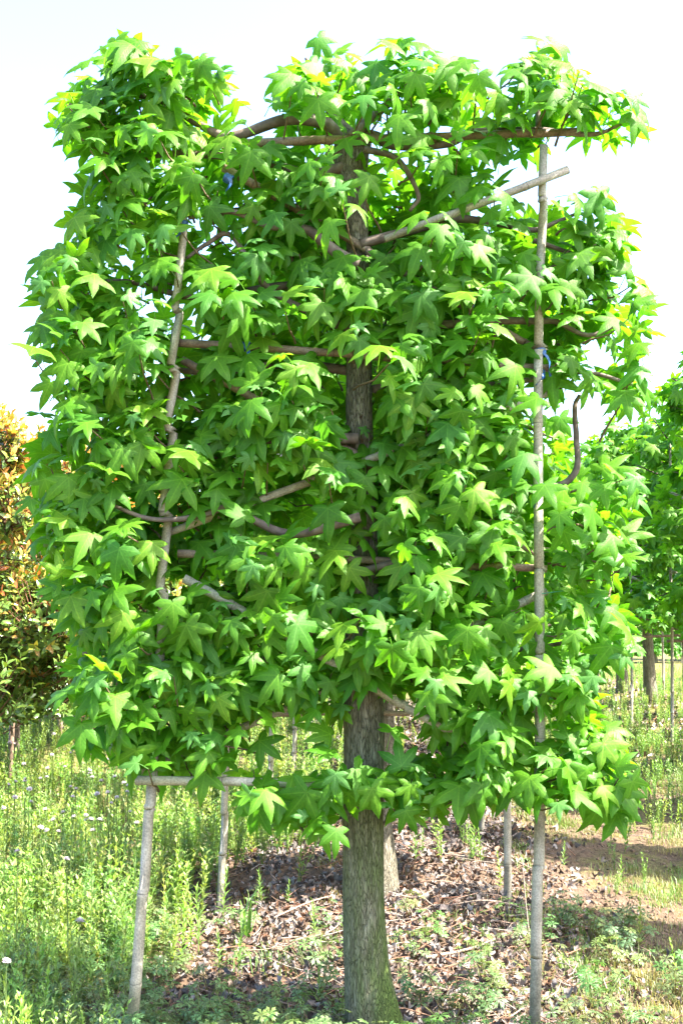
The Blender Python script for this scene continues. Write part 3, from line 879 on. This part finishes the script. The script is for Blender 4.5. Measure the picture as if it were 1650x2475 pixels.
def photinia_crown(seed, top=3.4, rx=1.15, n=3200):
    rs = random.Random(seed); A = Acc(); tw = Acc()
    lib = [photinia_leaf(rs) for _ in range(4)]
    lumps = [(rs.uniform(-0.75, 0.75), rs.uniform(-0.75, 0.75), rs.uniform(0.9, top - 0.45), rs.uniform(0.35, 0.6)) for _ in range(26)]
    lumps += [(0, 0, 1.3, 0.95), (0, 0, 2.0, 0.95), (0.1, 0, 2.6, 0.75)]
    for i in range(n):
        lx, ly, lz, lr = rs.choice(lumps)
        d = Vector((rs.gauss(0, 1), rs.gauss(0, 1), rs.gauss(0.35, 1))).normalized()
        p = Vector((lx * rx, ly * rx, lz)) + d * lr * rs.uniform(0.75, 1.05)
        if p.z < 0.72: continue
        ax = (d + Vector((0, 0, 0.7))).normalized()
        new = (p.z - 1.2) / 1.7 + rs.uniform(-0.5, 0.35)
        kind = rs.random()
        tv, tt = tube([p - ax * 0.28, p], [0.005, 0.003], 3, cap=False); tw.add(tv, tt, (0.14, 0.07, 0.04))
        az = rs.uniform(0, 6)
        nl = rs.randint(7, 10)
        u = ax.orthogonal().normalized(); v = ax.cross(u)
        for j in range(nl):
            az += 2.4
            t = j / nl
            rad = u * math.cos(az) + v * math.sin(az)
            dd = (rad * (1 - 0.55 * t) + ax * (0.25 + 0.7 * t)).normalized()
            q = p - ax * 0.16 * (1 - t)
            zv = (ax - dd * ax.dot(dd)).normalized(); xv = dd.cross(zv)
            L = rs.uniform(0.065, 0.1)
            M = np.array(((xv.x, dd.x, zv.x), (xv.y, dd.y, zv.y), (xv.z, dd.z, zv.z))) * L
            if new > 0.5 and t > 0.45:
                c = rs.choice(((0.46, 0.22, 0.06), (0.5, 0.29, 0.08), (0.42, 0.15, 0.055), (0.42, 0.32, 0.07), (0.32, 0.31, 0.06), (0.27, 0.31, 0.055)))
            elif new > 0.2 and t > 0.3:
                c = rs.choice(((0.34, 0.2, 0.05), (0.28, 0.27, 0.05), (0.22, 0.26, 0.045), (0.2, 0.25, 0.045)))
            else:
                c = rs.choice(((0.09, 0.16, 0.03), (0.11, 0.19, 0.035), (0.15, 0.23, 0.04), (0.07, 0.13, 0.028)))
            V, T = rs.choice(lib)
            A.add(V @ M.T + np.array(q), T, c)
    return A.mesh('crown', True), tw.mesh('twigs')


PC = [photinia_crown(5), photinia_crown(6)]
tv, tt = tube(spline([(0.02, 0, -0.2), (0, 0, 0.3), (0.03, 0.02, 1.0), (0, 0, 2.2)], 20), np.linspace(0.055, 0.02, 20), 10, rough=0.1)
PT = mesh_np('trunk', tv, tt, smooth=True)
PLIMB = []
for j in range(6):
    a = j * 1.05
    tv, tt = tube(spline([(0, 0, 0.7 + 0.1 * j), (0.3 * math.cos(a), 0.3 * math.sin(a), 1.1 + 0.13 * j), (0.6 * math.cos(a), 0.6 * math.sin(a), 1.8 + 0.15 * j)], 9), np.linspace(0.022, 0.007, 9), 6)
    PLIMB.append(mesh_np('branch', tv, tt, smooth=True))
for i, (x, y, lab) in enumerate([(-3.12, 9.6, 'copper and green photinia tree at the left edge, nearest of its row'), (-3.3, 11.6, 'copper-tipped photinia tree just behind the nearest one at the left edge'),
                                 (-3.2, 13.8, 'third photinia tree back along the left edge'), (-3.2, 16.2, 'fourth photinia tree back along the left edge'), (-3.1, 18.8, 'fifth photinia tree back along the left edge')]):
    t = empty('photinia_tree', (x, y, gzf(x, y)), i * 1.7); tag(t, lab, 'tree', 'photinia trees along the left edge')
    t.scale = (1, 1, 1.0 + 0.05 * (i % 3))
    link('trunk', PT, M_BRANCH, t)
    for b in PLIMB: link('branch', b, M_BRANCH, t)
    o = link('crown', PC[i % 2][0], M_PHOT, t); o['kind'] = 'stuff'
    o = link('twigs', PC[i % 2][1], M_TWIG, t); o['kind'] = 'stuff'
for i, (px, py, top, lab) in enumerate([(22, 1840, 1.45, 'thin brown stake standing in weeds under the left photinia'), (142, 1790, 1.2, 'short brown stake in the weeds right of the left photinia'), (246, 1760, 1.25, 'slim brown stake half hidden under the front tree at left')]):
    y = CAM_H * F_PX / (py - 1450.0); p = pt(px, py, y)
    s_ = link('garden_stake', cane((0, 0, -0.3), (0.03, 0, top), 0.028, 0.024, seed=90 + i), M_BAM2); s_.location = (p.x, y, gzf(p.x, y)); tag(s_, lab, 'stake', 'stakes among the weeds')

# ------------------------------------------------------------------ dead leaves, sticks
def dead_leaf(rs):
    n = 5; V = [(0, 0, 0)]
    k = rs.uniform(2.0, 5.0); ph = rs.uniform(0, 6); am = rs.uniform(0.3, 0.75)
    pts_ = []
    m = rs.choice((6, 7, 8))
    for i in range(m):
        a = 2 * PI * i / m + rs.uniform(-.25, .25); r = rs.uniform(0.45, 1.0) * (1 if i % 2 else 0.6)
        pts_.append((r * math.cos(a), r * math.sin(a)))
    for x, y in pts_: V.append((x, y, am * math.sin(k * x + ph) + am * 0.8 * math.cos(k * 0.8 * y - ph) + 0.35 * rs.random()))
    T = [(0, 1 + i, 1 + (i + 1) % m) for i in range(m)]
    return np.array(V), np.array(T), np.ones((m + 1, 3)), np.ones(m + 1)


rs = random.Random(77)
DL = [dead_leaf(rs) for _ in range(24)]
PAL = [(0.36, 0.27, 0.225), (0.32, 0.245, 0.21), (0.27, 0.185, 0.14), (0.34, 0.29, 0.26), (0.21, 0.13, 0.095), (0.13, 0.085, 0.065), (0.26, 0.22, 0.2), (0.3, 0.15, 0.085), (0.42, 0.34, 0.29), (0.18, 0.15, 0.14)]


def litter_density(x, y):
    u = x - float(row_x(y))
    e = math.exp(-(abs(u + 0.05) / 1.05) ** 4)
    if y > 6.4 and u < -0.2: e *= 0.55
    if y < 4.55: e *= 0.35 + 0.65 * (u > -0.5)
    e *= 0.55 + 0.9 * float(vnoise(x * 2.2, y * 2.2, 17))
    return e


mats = []
while len(mats) < 32000:
    y = 3.6 + 14 * rs.random() ** 1.9; x = float(row_x(y)) + rs.uniform(-1.6, 1.7)
    if rs.random() > litter_density(x, y): continue
    g = float(gz(x, y)); c = np.array(rs.choice(PAL)) * np.array((0.92, 0.96, 1.0)) * rs.uniform(0.4, 0.92)
    sz = rs.uniform(0.010, 0.029) * (1 + 0.4 * (y > 7))
    mats.append((rs.randrange(24), trs(x, y, g + rs.uniform(0.0, 0.035), rs.uniform(0, 6.28), sz, rs.gauss(0, 0.8), rs.gauss(0, 0.8)), c))
# the right-hand row keeps its own litter strip
for i in range(2600):
    y = 9 + 14 * rs.random(); x = 4.5 + rs.gauss(0, 0.75)
    mats.append((rs.randrange(24), trs(x, y, float(gz(x, y)) + 0.01, rs.uniform(0, 6.28), rs.uniform(0.03, 0.06), rs.gauss(0, 0.4), rs.gauss(0, 0.4)), np.array(rs.choice(PAL)) * 1.0))
o = link('leaf_litter', scatter(DL, mats).mesh('leaf_litter'), M_LITTER)
tag(o, 'curled grey and brown dead leaves covering the planting ridge', 'leaf litter', kind='stuff')

A = Acc()
for i in range(800):
    y = 3.9 + 6 * rs.random() ** 1.5; x = float(row_x(y)) + rs.gauss(0.1, 0.6); a = rs.uniform(0, PI); l = rs.uniform(0.06, 0.24)
    g = gzf(x, y) + rs.uniform(0.015, 0.045); dx, dy = math.cos(a) * l / 2, math.sin(a) * l / 2
    b = rs.uniform(-0.02, 0.02)
    tv, tt = tube([(x - dx, y - dy, g), (x + b, y - b, g + rs.uniform(0.0, 0.02)), (x + dx, y + dy, g + rs.uniform(-0.01, 0.03))], [0.003, 0.0025, 0.0015], 4, cap=False)
    A.add(tv, tt, np.array(rs.choice(((0.34, 0.23, 0.17), (0.2, 0.12, 0.08), (0.3, 0.25, 0.21), (0.28, 0.14, 0.09)))))
o = link('twig_litter', A.mesh('twig_litter', True), M_TWIG); tag(o, 'fine broken twigs strewn through the dead leaves', 'twigs', kind='stuff')

STICKS = [([(930, 2155), (1000, 2162), (1040, 2152)], 5, 'pale bent stick lying right of the trunk on the shaded litter'),
          ([(1120, 2000), (1250, 2060), (1350, 2090)], 5, 'thin straight stick between the two right poles'),
          ([(1085, 2185), (1200, 2185), (1370, 2190)], 4, 'long grey stick lying behind the right pole'),
          ([(1030, 2300), (1130, 2280), (1195, 2255)], 7, 'thick pale stick on the sunlit litter left of the right pole'),
          ([(1262, 2090), (1268, 2190), (1280, 2240)], 4, 'dry upright stalk standing beside the right pole'),
          ([(640, 2200), (740, 2180), (800, 2160)], 4, 'reddish stick on the litter left of the trunk'),
          ([(700, 2260), (790, 2235), (825, 2222)], 4, 'slender stick leaning towards the left side of the trunk'),
          ([(940, 1995), (1020, 1990), (1065, 1978)], 4, 'pale stick on the litter right of the trunk under the leaves'),
          ([(1330, 2250), (1390, 2300), (1440, 2330)], 4, 'dark stick on bare soil right of the right pole'),
          ([(960, 2400), (1040, 2370), (1120, 2385)], 5, 'brown stick in the near litter right of the trunk base')]
for L, wpx, lab in STICKS:
    Q = []
    for (a, b) in L:
        p = pt(a, b, CAM_H * F_PX / (b - 1450.0)); p.y = min(max(p.y, 3.5), 12); Q.append(Vector((p.x, p.y, gzf(p.x, p.y) + 0.035)))
    if 'upright' in lab:
        b0 = Q[-1]; Q = [b0 - Vector((0, 0, 0.05)), b0 + Vector((-0.02, 0, 0.17)), b0 + Vector((-0.03, 0.02, 0.36))]
    tv, tt = tube(spline(Q, 13), np.linspace(wpx, wpx * 0.55, 13) / 900.0, 7, rough=0.2, seed=wpx)
    o = link('fallen_stick', mesh_np('fallen_stick', tv - np.array(Q[0]), tt, np.tile((0.3, 0.23, 0.18), (len(tv), 1)), None, True), M_TWIG)
    o.location = Q[0]; tag(o, lab, 'stick', 'sticks lying on the litter')

# ------------------------------------------------------------------ weeds, flowers, grass
def lance(l, wd, bend=0.25):
    V = [(0, 0, 0), (-wd, l * 0.45, 0.1 * l), (wd, l * 0.45, 0.1 * l), (0, l * 0.45, 0.05 * l), (0, l, -bend * l)]
    T = [(0, 3, 1), (0, 2, 3), (1, 3, 4), (3, 2, 4)]
    return np.array(V), np.array(T)


def basis(d, up=Vector((0, 0, 1))):
    d = d.normalized(); z = up - d * up.dot(d)
    z = z.normalized() if z.length > 1e-3 else d.orthogonal().normalized()
    x = d.cross(z); return np.array(((x.x, d.x, z.x), (x.y, d.y, z.y), (x.z, d.z, z.z)))


def leafy_weed(rs, h, nl, col, wid=0.0125, ll=(0.06, 0.1), lean=0.12):
    A = Acc(); lx, ly = rs.uniform(-lean, lean), rs.uniform(-lean, lean)
    P = [Vector((lx * h * t * t, ly * h * t * t, h * t)) for t in (0, 0.33, 0.66, 1)]
    tv, tt = tube(P, [0.0035, 0.003, 0.0025, 0.0015], 3, cap=False); A.add(tv, tt, np.array(col) * 0.9)
    az = rs.uniform(0, 6)
    for j in range(nl):
        t = 0.12 + 0.88 * (j + 0.5) / nl; az += 2.4 + rs.uniform(-.2, .2)
        el = 0.45 + 0.75 * t
        d = Vector((math.cos(az) * math.cos(el), math.sin(az) * math.cos(el), math.sin(el)))
        l = rs.uniform(*ll) * (1.1 - 0.55 * t)
        V, T = lance(l, wid * (1.15 - 0.5 * t), rs.uniform(0, 0.3))
        q = P[0].lerp(P[3], t); q = Vector((lx * h * t * t, ly * h * t * t, h * t))
        A.add(V @ basis(d).T + np.array(q), T, np.array(col) * (0.85 + 0.35 * t))
    return A.arrays()


def bushy_weed(rs, h, col):
    """branched meadow weed: several thin stems, small leaves, tight buds on top"""
    A = Acc()
    for s in range(rs.randint(4, 6)):
        a = rs.uniform(0, 6.28); r = rs.uniform(0.02, 0.2) * h
        top = Vector((math.cos(a) * r, math.sin(a) * r, h * rs.uniform(0.7, 1.0)))
        mid = top * 0.5 + Vector((0, 0, 0.05 * h))
        tv, tt = tube([Vector((0, 0, 0)), mid, top], [0.003, 0.0022, 0.0012], 3, cap=False); A.add(tv, tt, np.array(col) * 0.9)
        az = rs.uniform(0, 6)
        for j in range(12):
            t = 0.2 + 0.8 * j / 12; az += 2.4
            d = Vector((math.cos(az), math.sin(az), 0.5 + t))
            V, T = lance(rs.uniform(0.035, 0.07) * (1.15 - 0.4 * t), 0.0085, 0.2)
            A.add(V @ basis(d).T + np.array(mid * 2 * t if t < 0.5 else mid.lerp(top, 2 * t - 1)), T, np.array(col) * (0.85 + 0.3 * t))
        for b in range(3):
            q = top + Vector((rs.uniform(-.02, .02), rs.uniform(-.02, .02), rs.uniform(-.005, 0.025)))
            V = np.array([(0, 0, -1), (0.7, 0, 0), (-.35, .6, 0), (-.35, -.6, 0), (0, 0, 1)]) * 0.0055 + np.array(q)
            A.add(V, [(0, 2, 1), (0, 3, 2), (0, 1, 3), (4, 1, 2), (4, 2, 3), (4, 3, 1)], (0.2, 0.24, 0.1))
    return A.arrays()


def cutleaf(rs, col, nleaf=9):
    """low geranium: long stalks carrying finely cut round leaves"""
    A = Acc()
    for i in range(nleaf):
        a = rs.uniform(0, 6.28); l = rs.uniform(0.05, 0.16); el = rs.uniform(0.5, 1.3)
        top = Vector((math.cos(a) * math.cos(el) * l, math.sin(a) * math.cos(el) * l, math.sin(el) * l))
        tv, tt = tube([Vector((0, 0, 0)), top], [0.0018, 0.0012], 3, cap=False); A.add(tv, tt, np.array(col) * np.array((1.3, 0.9, 0.9)))
        nrm = (Vector((math.cos(a) * 0.5, math.sin(a) * 0.5, 1)) + Vector((rs.uniform(-.4, .4), rs.uniform(-.4, .4), 0))).normalized()
        r = rs.uniform(0.022, 0.036)
        u = nrm.orthogonal().normalized(); v = nrm.cross(u); V = []; T = []
        a0 = rs.uniform(0, 6)
        for k in range(6):
            an = a0 + k * 0.95
            for da, ln in ((-0.28, 0.85), (0.0, 1.05), (0.28, 0.85)):
                e = an + da; n0_ = len(V)
                d1 = u * math.cos(e) + v * math.sin(e); p1 = u * -math.sin(e) + v * math.cos(e)
                st = (u * math.cos(an) + v * math.sin(an)) * 0.42 * r
                V += [tuple(st * 0.1 + p1 * 0.0), tuple(st + d1 * 0.2 * r - p1 * 0.11 * r), tuple(st + d1 * 0.2 * r + p1 * 0.11 * r), tuple(d1 * ln * r - nrm * 0.15 * r)]
                T += [(n0_, n0_ + 1, n0_ + 2), (n0_ + 1, n0_ + 3, n0_ + 2)]
        A.add(np.array(V) + np.array(top), T, np.array(col) * rs.uniform(0.85, 1.2))
    return A.arrays()


def grass_tuft(rs, n, h, col, spread=0.05, wd=0.002):
    A = Acc()
    for i in range(n):
        a = rs.uniform(0, 6.28); b = Vector((rs.gauss(0, spread), rs.gauss(0, spread), -0.005)); l = h * rs.uniform(0.5, 1.1); out = rs.uniform(0.2, 0.9)
        d = Vector((math.cos(a), math.sin(a), 0)); p = Vector((-d.y, d.x, 0)) * wd
        m = b + d * l * 0.25 * out + Vector((0, 0, l * 0.6)); t = b + d * l * 0.8 * out + Vector((0, 0, l * (1.0 - 0.45 * out)))
        V = [tuple(b - p), tuple(b + p), tuple(m - p * 0.8), tuple(m + p * 0.8), tuple(t)]
        A.add(V, [(0, 1, 3), (0, 3, 2), (2, 3, 4)], np.array(col) * rs.uniform(0.7, 1.3))
    return A.arrays()


rs = random.Random(5)
GREEN = (0.15, 0.24, 0.06)
LW = [leafy_weed(rs, rs.uniform(0.3, 0.5), rs.randint(20, 28), (0.21, 0.32, 0.06)) for _ in range(6)]
BW = [bushy_weed(rs, rs.uniform(0.42, 0.62), (0.19, 0.31, 0.07)) for _ in range(8)]
WV = LW + BW


def weed_density(x, y):
    u = x - float(row_x(y))
    n = float(vnoise(x * 1.7, y * 1.7, 44))
    if y < 5.0: d = 1.0 if x < -1.02 else (0.25 if x < -0.8 else 0.0)
    elif y < 6.3: d = 1.0 if x < -0.95 + 0.1 * (y - 5) else (0.3 if x < -0.7 else 0.0)
    elif y < 7.2: d = 1.0 if u < -0.85 else (0.5 if u < -0.55 else 0.03)
    elif y < 10: d = 1.0 if u < -0.35 else (0.35 if u < 0 else 0.06)
    else: d = 0.9 if u < 0.1 else (0.25 if u < 1.0 else 0.3)
    if u > 2.6 and y > 8: d = 0.7
    if 1.1 < u < 2.6: d = 0.03 if y < 8.5 else 0.5
    return d * (0.45 + 0.9 * n)


mats = []
cntw = 0
while cntw < 5200:
    y = 4.0 + 22 * rs.random() ** 1.7
    x = rs.uniform(-0.38 * y - 0.4, 0.36 * y + 0.3)
    if rs.random() > weed_density(x, y): continue
    cntw += 1
    near = y < 5.4
    k = rs.randrange(len(LW)) if rs.random() < (0.45 if near else 0.3) else len(LW) + rs.randrange(len(BW))
    s = rs.uniform(0.55, 1.0) * (0.78 if near else 1.0) * (0.7 if x > 0.6 else 1.0)
    c = np.array((rs.uniform(0.8, 1.2), rs.uniform(0.85, 1.12), rs.uniform(0.75, 1.15)))
    mats.append((k, trs(x, y, gzf(x, y) - 0.01, rs.uniform(0, 6.28), s, rs.gauss(0, 0.1), rs.gauss(0, 0.1)), c))
cntw = 0
while cntw < 2200:
    y = 8.0 + 20 * rs.random() ** 1.3; x = rs.uniform(1.2, 0.36 * y + 1.0)
    if y < 10.5 and x < 3.2: continue
    if abs(x - 4.5) < 0.7 and rs.random() < 0.7: continue
    if rs.random() > 0.25 + float(vnoise(x * 1.1, y * 1.1, 81)): continue
    cntw += 1
    mats.append((rs.randrange(len(WV)), trs(x, y, gzf(x, y) - 0.01, rs.uniform(0, 6.28), rs.uniform(0.35, 0.75), rs.gauss(0, 0.12), rs.gauss(0, 0.12)), np.array((rs.uniform(0.7, 1.0), rs.uniform(0.8, 1.0), rs.uniform(0.7, 1.0)))))
o = link('meadow_weeds', scatter(WV, mats).mesh('meadow_weeds'), M_WEED)
tag(o, 'dense sunlit knee-high weeds covering the ground at left and behind', 'weeds', kind='stuff')

# low cut-leaved ground cover along the near edge
CG = [cutleaf(rs, (0.13, 0.225, 0.075), rs.randint(8, 13)) for _ in range(7)]
mats = []
while len(mats) < 700:
    y = 3.3 + 2.6 * rs.random() ** 1.3; x = rs.uniform(-0.34 * y, 0.34 * y)
    d = (1.0 if x < 0 else (0.6 if x < 0.6 else 0.4)) if y < 4.4 else (0.8 if x < -0.75 else (0.09 if x < 1.0 else 0.25))
    if -0.02 < x < 0.28 and 4.0 < y < 4.4: continue
    if 4.1 < y < 4.5 and x > -0.5: d *= 0.35 + 0.5 * float(vnoise(x * 4, y * 4, 3))
    if rs.random() > d: continue
    c = np.array((rs.uniform(0.8, 1.3), rs.uniform(0.85, 1.15), rs.uniform(0.8, 1.2)))
    mats.append((rs.randrange(7), trs(x, y, gzf(x, y) - 0.005, rs.uniform(0, 6.28), rs.uniform(0.7, 1.35)), c))
o = link('ground_cover', scatter(CG, mats).mesh('ground_cover'), M_WEED)
tag(o, 'low finely cut geranium leaves along the near edge of the ground', 'ground cover', kind='stuff')

# short grass on the track at right and between the rows
GT = [grass_tuft(rs, 34, 0.055, (0.22, 0.22, 0.08), 0.05, 0.0016) for _ in range(3)] + [grass_tuft(rs, 34, 0.06, (0.14, 0.22, 0.05), 0.05, 0.002) for _ in range(3)] + [grass_tuft(rs, 26, 0.11, (0.13, 0.21, 0.05), 0.04, 0.0024) for _ in range(2)]
mats = []
while len(mats) < 5200:
    y = 4.2 + 16 * rs.random() ** 1.6; u = rs.uniform(0.8, 3.2) if rs.random() < 0.75 else rs.uniform(-4, 5); x = float(row_x(y)) + u
    n = float(vnoise(x * 1.4 + 3, y * 1.4, 61)); n2 = float(vnoise(x * 3 + 3, y * 3, 62))
    if u > 0.8 and rs.random() > np.clip((n - 0.28) * 3.2, 0, 1): continue
    gr = n2 + rs.uniform(-.2, .2)
    k = rs.randrange(3) if gr < 0.55 else (3 + rs.randrange(3) if gr < 0.85 else 6 + rs.randrange(2))
    mats.append((k, trs(x, y, gzf(x, y), rs.uniform(0, 6.28), rs.uniform(0.6, 1.2)), np.array((rs.uniform(.8, 1.2), 1, 1))))
o = link('grass', scatter(GT, mats).mesh('grass'), M_WEED)
tag(o, 'patches of short yellowish and green grass on the bare track at right', 'grass', kind='stuff')


# crumbs and clods of soil on the track
CL = []
for k in range(8):
    V = np.array([(0, 0, 1), (1, 0, 0), (0, 1, 0), (-1, 0, 0), (0, -1, 0), (0, 0, -1), (.6, .6, .5), (-.6, -.6, .45)], float) * np.array([[rs.uniform(0.6, 1.1)] for _ in range(8)])
    T = [(0, 1, 6), (1, 2, 6), (2, 0, 6), (0, 2, 3), (0, 3, 7), (3, 4, 7), (4, 0, 7), (0, 4, 1), (5, 2, 1), (5, 3, 2), (5, 4, 3), (5, 1, 4)]
    CL.append((V, np.array(T), np.ones((8, 3)), np.ones(8)))
mats = []
while len(mats) < 9000:
    y = 3.9 + 7 * rs.random() ** 1.5; u = rs.uniform(0.7, 3.0); x = float(row_x(y)) + u
    if rs.random() > 0.1 + 1.2 * float(vnoise(x * 2, y * 2, 71)): continue
    k = rs.uniform(0.7, 1.3)
    mats.append((rs.randrange(8), trs(x, y, gzf(x, y), rs.uniform(0, 6.28), 0.004 + 0.018 * rs.random() ** 3, rs.uniform(-1, 1), rs.uniform(-1, 1)), np.array((0.15, 0.1, 0.066)) * k))
o = link('soil_clods', scatter(CL, mats).mesh('soil_clods', True), M_LITTER); tag(o, 'crumbly brown clods of soil on the bare track at right', 'soil', kind='stuff')


# fleabane in flower, one by one
def flower_head(rs):
    A = Acc(); n = 18
    V = [(0, 0, 0.25)]; T = []
    for ring_r, z, m in ((0.45, 0.45, 9), (1.0, 0.25, n)):
        pass
    for layer in range(3):
        for k in range(14):
            a = 2 * PI * k / 14 + layer * 0.21 + rs.uniform(-.08, .08); el = 0.12 + 0.48 * layer
            d = np.array((math.cos(a) * math.cos(el), math.sin(a) * math.cos(el), math.sin(el))); p = np.array((-math.sin(a), math.cos(a), 0)) * 0.13
            l = rs.uniform(0.85, 1.1)
            A.add([d * 0.1, d * 0.7 * l - p, d * l, d * 0.7 * l + p], [(0, 1, 2), (0, 2, 3)], (0.62, 0.5, 0.6) if layer < 2 else (0.7, 0.62, 0.62))
    tv, tt = tube([(0, 0, -0.45), (0, 0, -0.1), (0, 0, 0.15)], [0.18, 0.38, 0.3], 6); A.add(tv, tt, (0.16, 0.22, 0.08))
    return A.arrays()


HEAD = [flower_head(rs).__class__ and flower_head(rs) for _ in range(3)]
HM = [mesh_np('flower_head', *h[:3], None, False) for h in HEAD]
STM = []
for k in range(4):
    A = Acc(); h = 1.0
    V, T, C, E = leafy_weed(rs, 0.5, 9, (0.14, 0.22, 0.06), 0.007, (0.05, 0.09), 0.06)
    STM.append((mesh_np('stem', V, T, C, None), V))
spots = []
rs = random.Random(90)
FL = [(180, 2230), (20, 2330), (365, 2020), (305, 1895), (320, 1895), (110, 2010), (70, 1910), (100, 2005), (135, 2015), (210, 1985), (240, 1985), (170, 2080), (260, 1945), (215, 1865), (245, 1890), (265, 1915),
      (100, 1885), (115, 1880), (60, 1885), (55, 1850), (180, 1905), (160, 1855), (115, 1860), (65, 1890), (240, 1920), (285, 1930), (85, 1815), (30, 1800), (150, 1760), (130, 1775), (160, 1710), (235, 1720), (205, 1975), (45, 2060),
      (20, 1900), (15, 1955), (85, 1940), (40, 1930), (225, 2010), (138, 1985), (230, 1880), (275, 1880), (175, 1815), (120, 1720), (60, 1740), (90, 1700), (245, 1760), (190, 1750)]
FL += [(rs.uniform(5, 330), rs.uniform(1690, 2000)) for _ in range(34)]
for i, (px, py) in enumerate(FL):
    # the flower stands about 0.45 m up: distance where its head meets the picture
    hh = rs.uniform(0.42, 0.58)
    y = (CAM_H + 0.06 - hh) * F_PX / max(py - 1450.0, 90)
    y = min(y, 11.5)
    p = pt(px, py, y)
    f = empty('fleabane', (p.x, y, gzf(p.x, y)), rs.uniform(0, 6.28))
    lab = {0: 'largest pale pink fleabane, just left of the left pole low down', 1: 'fleabane at the left picture edge near the bottom'}.get(i, 'fleabane with a pale pink flower head rising above the weeds at left')
    tag(f, lab, 'flower', 'fleabanes flowering among the weeds at left')
    k = i % 4; h = p.z - f.location.z
    sc = max(h / 0.5, 0.5)
    so_ = link('stem', STM[k][0], M_WEED, f); so_.scale = (0.8, 0.8, sc)
    V = STM[k][1]; topv = V[np.argmax(V[:12, 2])]
    hd = link('flower_head', HM[i % 3], M_PETAL, f); hd.location = (topv[0] * 0.8, topv[1] * 0.8, topv[2] * sc + 0.005); r_ = rs.uniform(0.014, 0.021); hd.scale = (r_, r_, r_ * 0.8)
    hd.rotation_euler = (rs.uniform(-.4, .4), rs.uniform(-.4, .4), 0)

# single weeds standing on the litter
WM = []
for k in range(4):
    V, T, C, E = leafy_weed(rs, 0.34, 26, (0.15, 0.26, 0.055), 0.0095, (0.07, 0.11), 0.1)
    WM.append(mesh_np('weed', V, T, C, None))
LIT = [(1003, 2095, 0.8, 'upright leafy weed right of the trunk on the litter'), (1145, 2075, 0.75, 'bright bushy weed on the litter left of the rear right pole'), (1160, 2070, 0.6, 'low leafy weed tucked beside the bright bushy one'), (1225, 2100, 0.6, 'small leafy weed just right of the rear right pole'),
       (630, 2160, 0.55, 'short green weed on the shaded litter left of the trunk'), (540, 2180, 0.75, 'leafy weed at the foot of the rear left pole'), (695, 2170, 0.4, 'tiny green weed on dark litter between trunk and rear left pole'), (760, 2230, 0.55, 'pale weed on the litter just left of the trunk'),
       (480, 2260, 0.9, 'tall pale weed on the litter right of the left pole'), (400, 2240, 0.8, 'leafy weed between the left pole and the litter'), (575, 2320, 0.7, 'sunlit weed on the litter midway between left pole and trunk'), (530, 2300, 0.5, 'small sunlit weed beside the grass tuft'),
       (770, 2400, 0.45, 'small broad weed left of the trunk base'), (300, 2270, 1.0, 'tall leafy weed just left of the left pole'), (1020, 2080, 0.5, 'thin weed behind the upright one right of the trunk'), (1500, 2070, 0.55, 'green weed on the track near the right edge'),
       (1360, 2040, 0.5, 'small weed on the grass right of the right pole'), (1330, 2210, 0.35, 'low weed on bare soil right of the right pole')]
for i, (px, py, s, lab) in enumerate(LIT):
    y = CAM_H * F_PX / (py - 1450.0); p = pt(px, py, y)
    f = link('leafy_weed', WM[i % 4], M_WEED); f.location = (p.x, y, gzf(p.x, y)); f.scale = (s, s, s); f.rotation_euler = (0, 0, i * 1.3); tag(f, lab, 'weed', 'single weeds on the litter')
gv = grass_tuft(rs, 7, 0.42, (0.13, 0.27, 0.05), 0.015, 0.006)
p = pt(590, 2230, 5.53)
o = link('grass_tuft', mesh_np('grass_tuft', *gv[:3], None), M_WEED); o.location = (p.x, 5.53, gzf(p.x, 5.53)); tag(o, 'tuft of long wide grass blades on the litter right of the left pole', 'grass tuft')
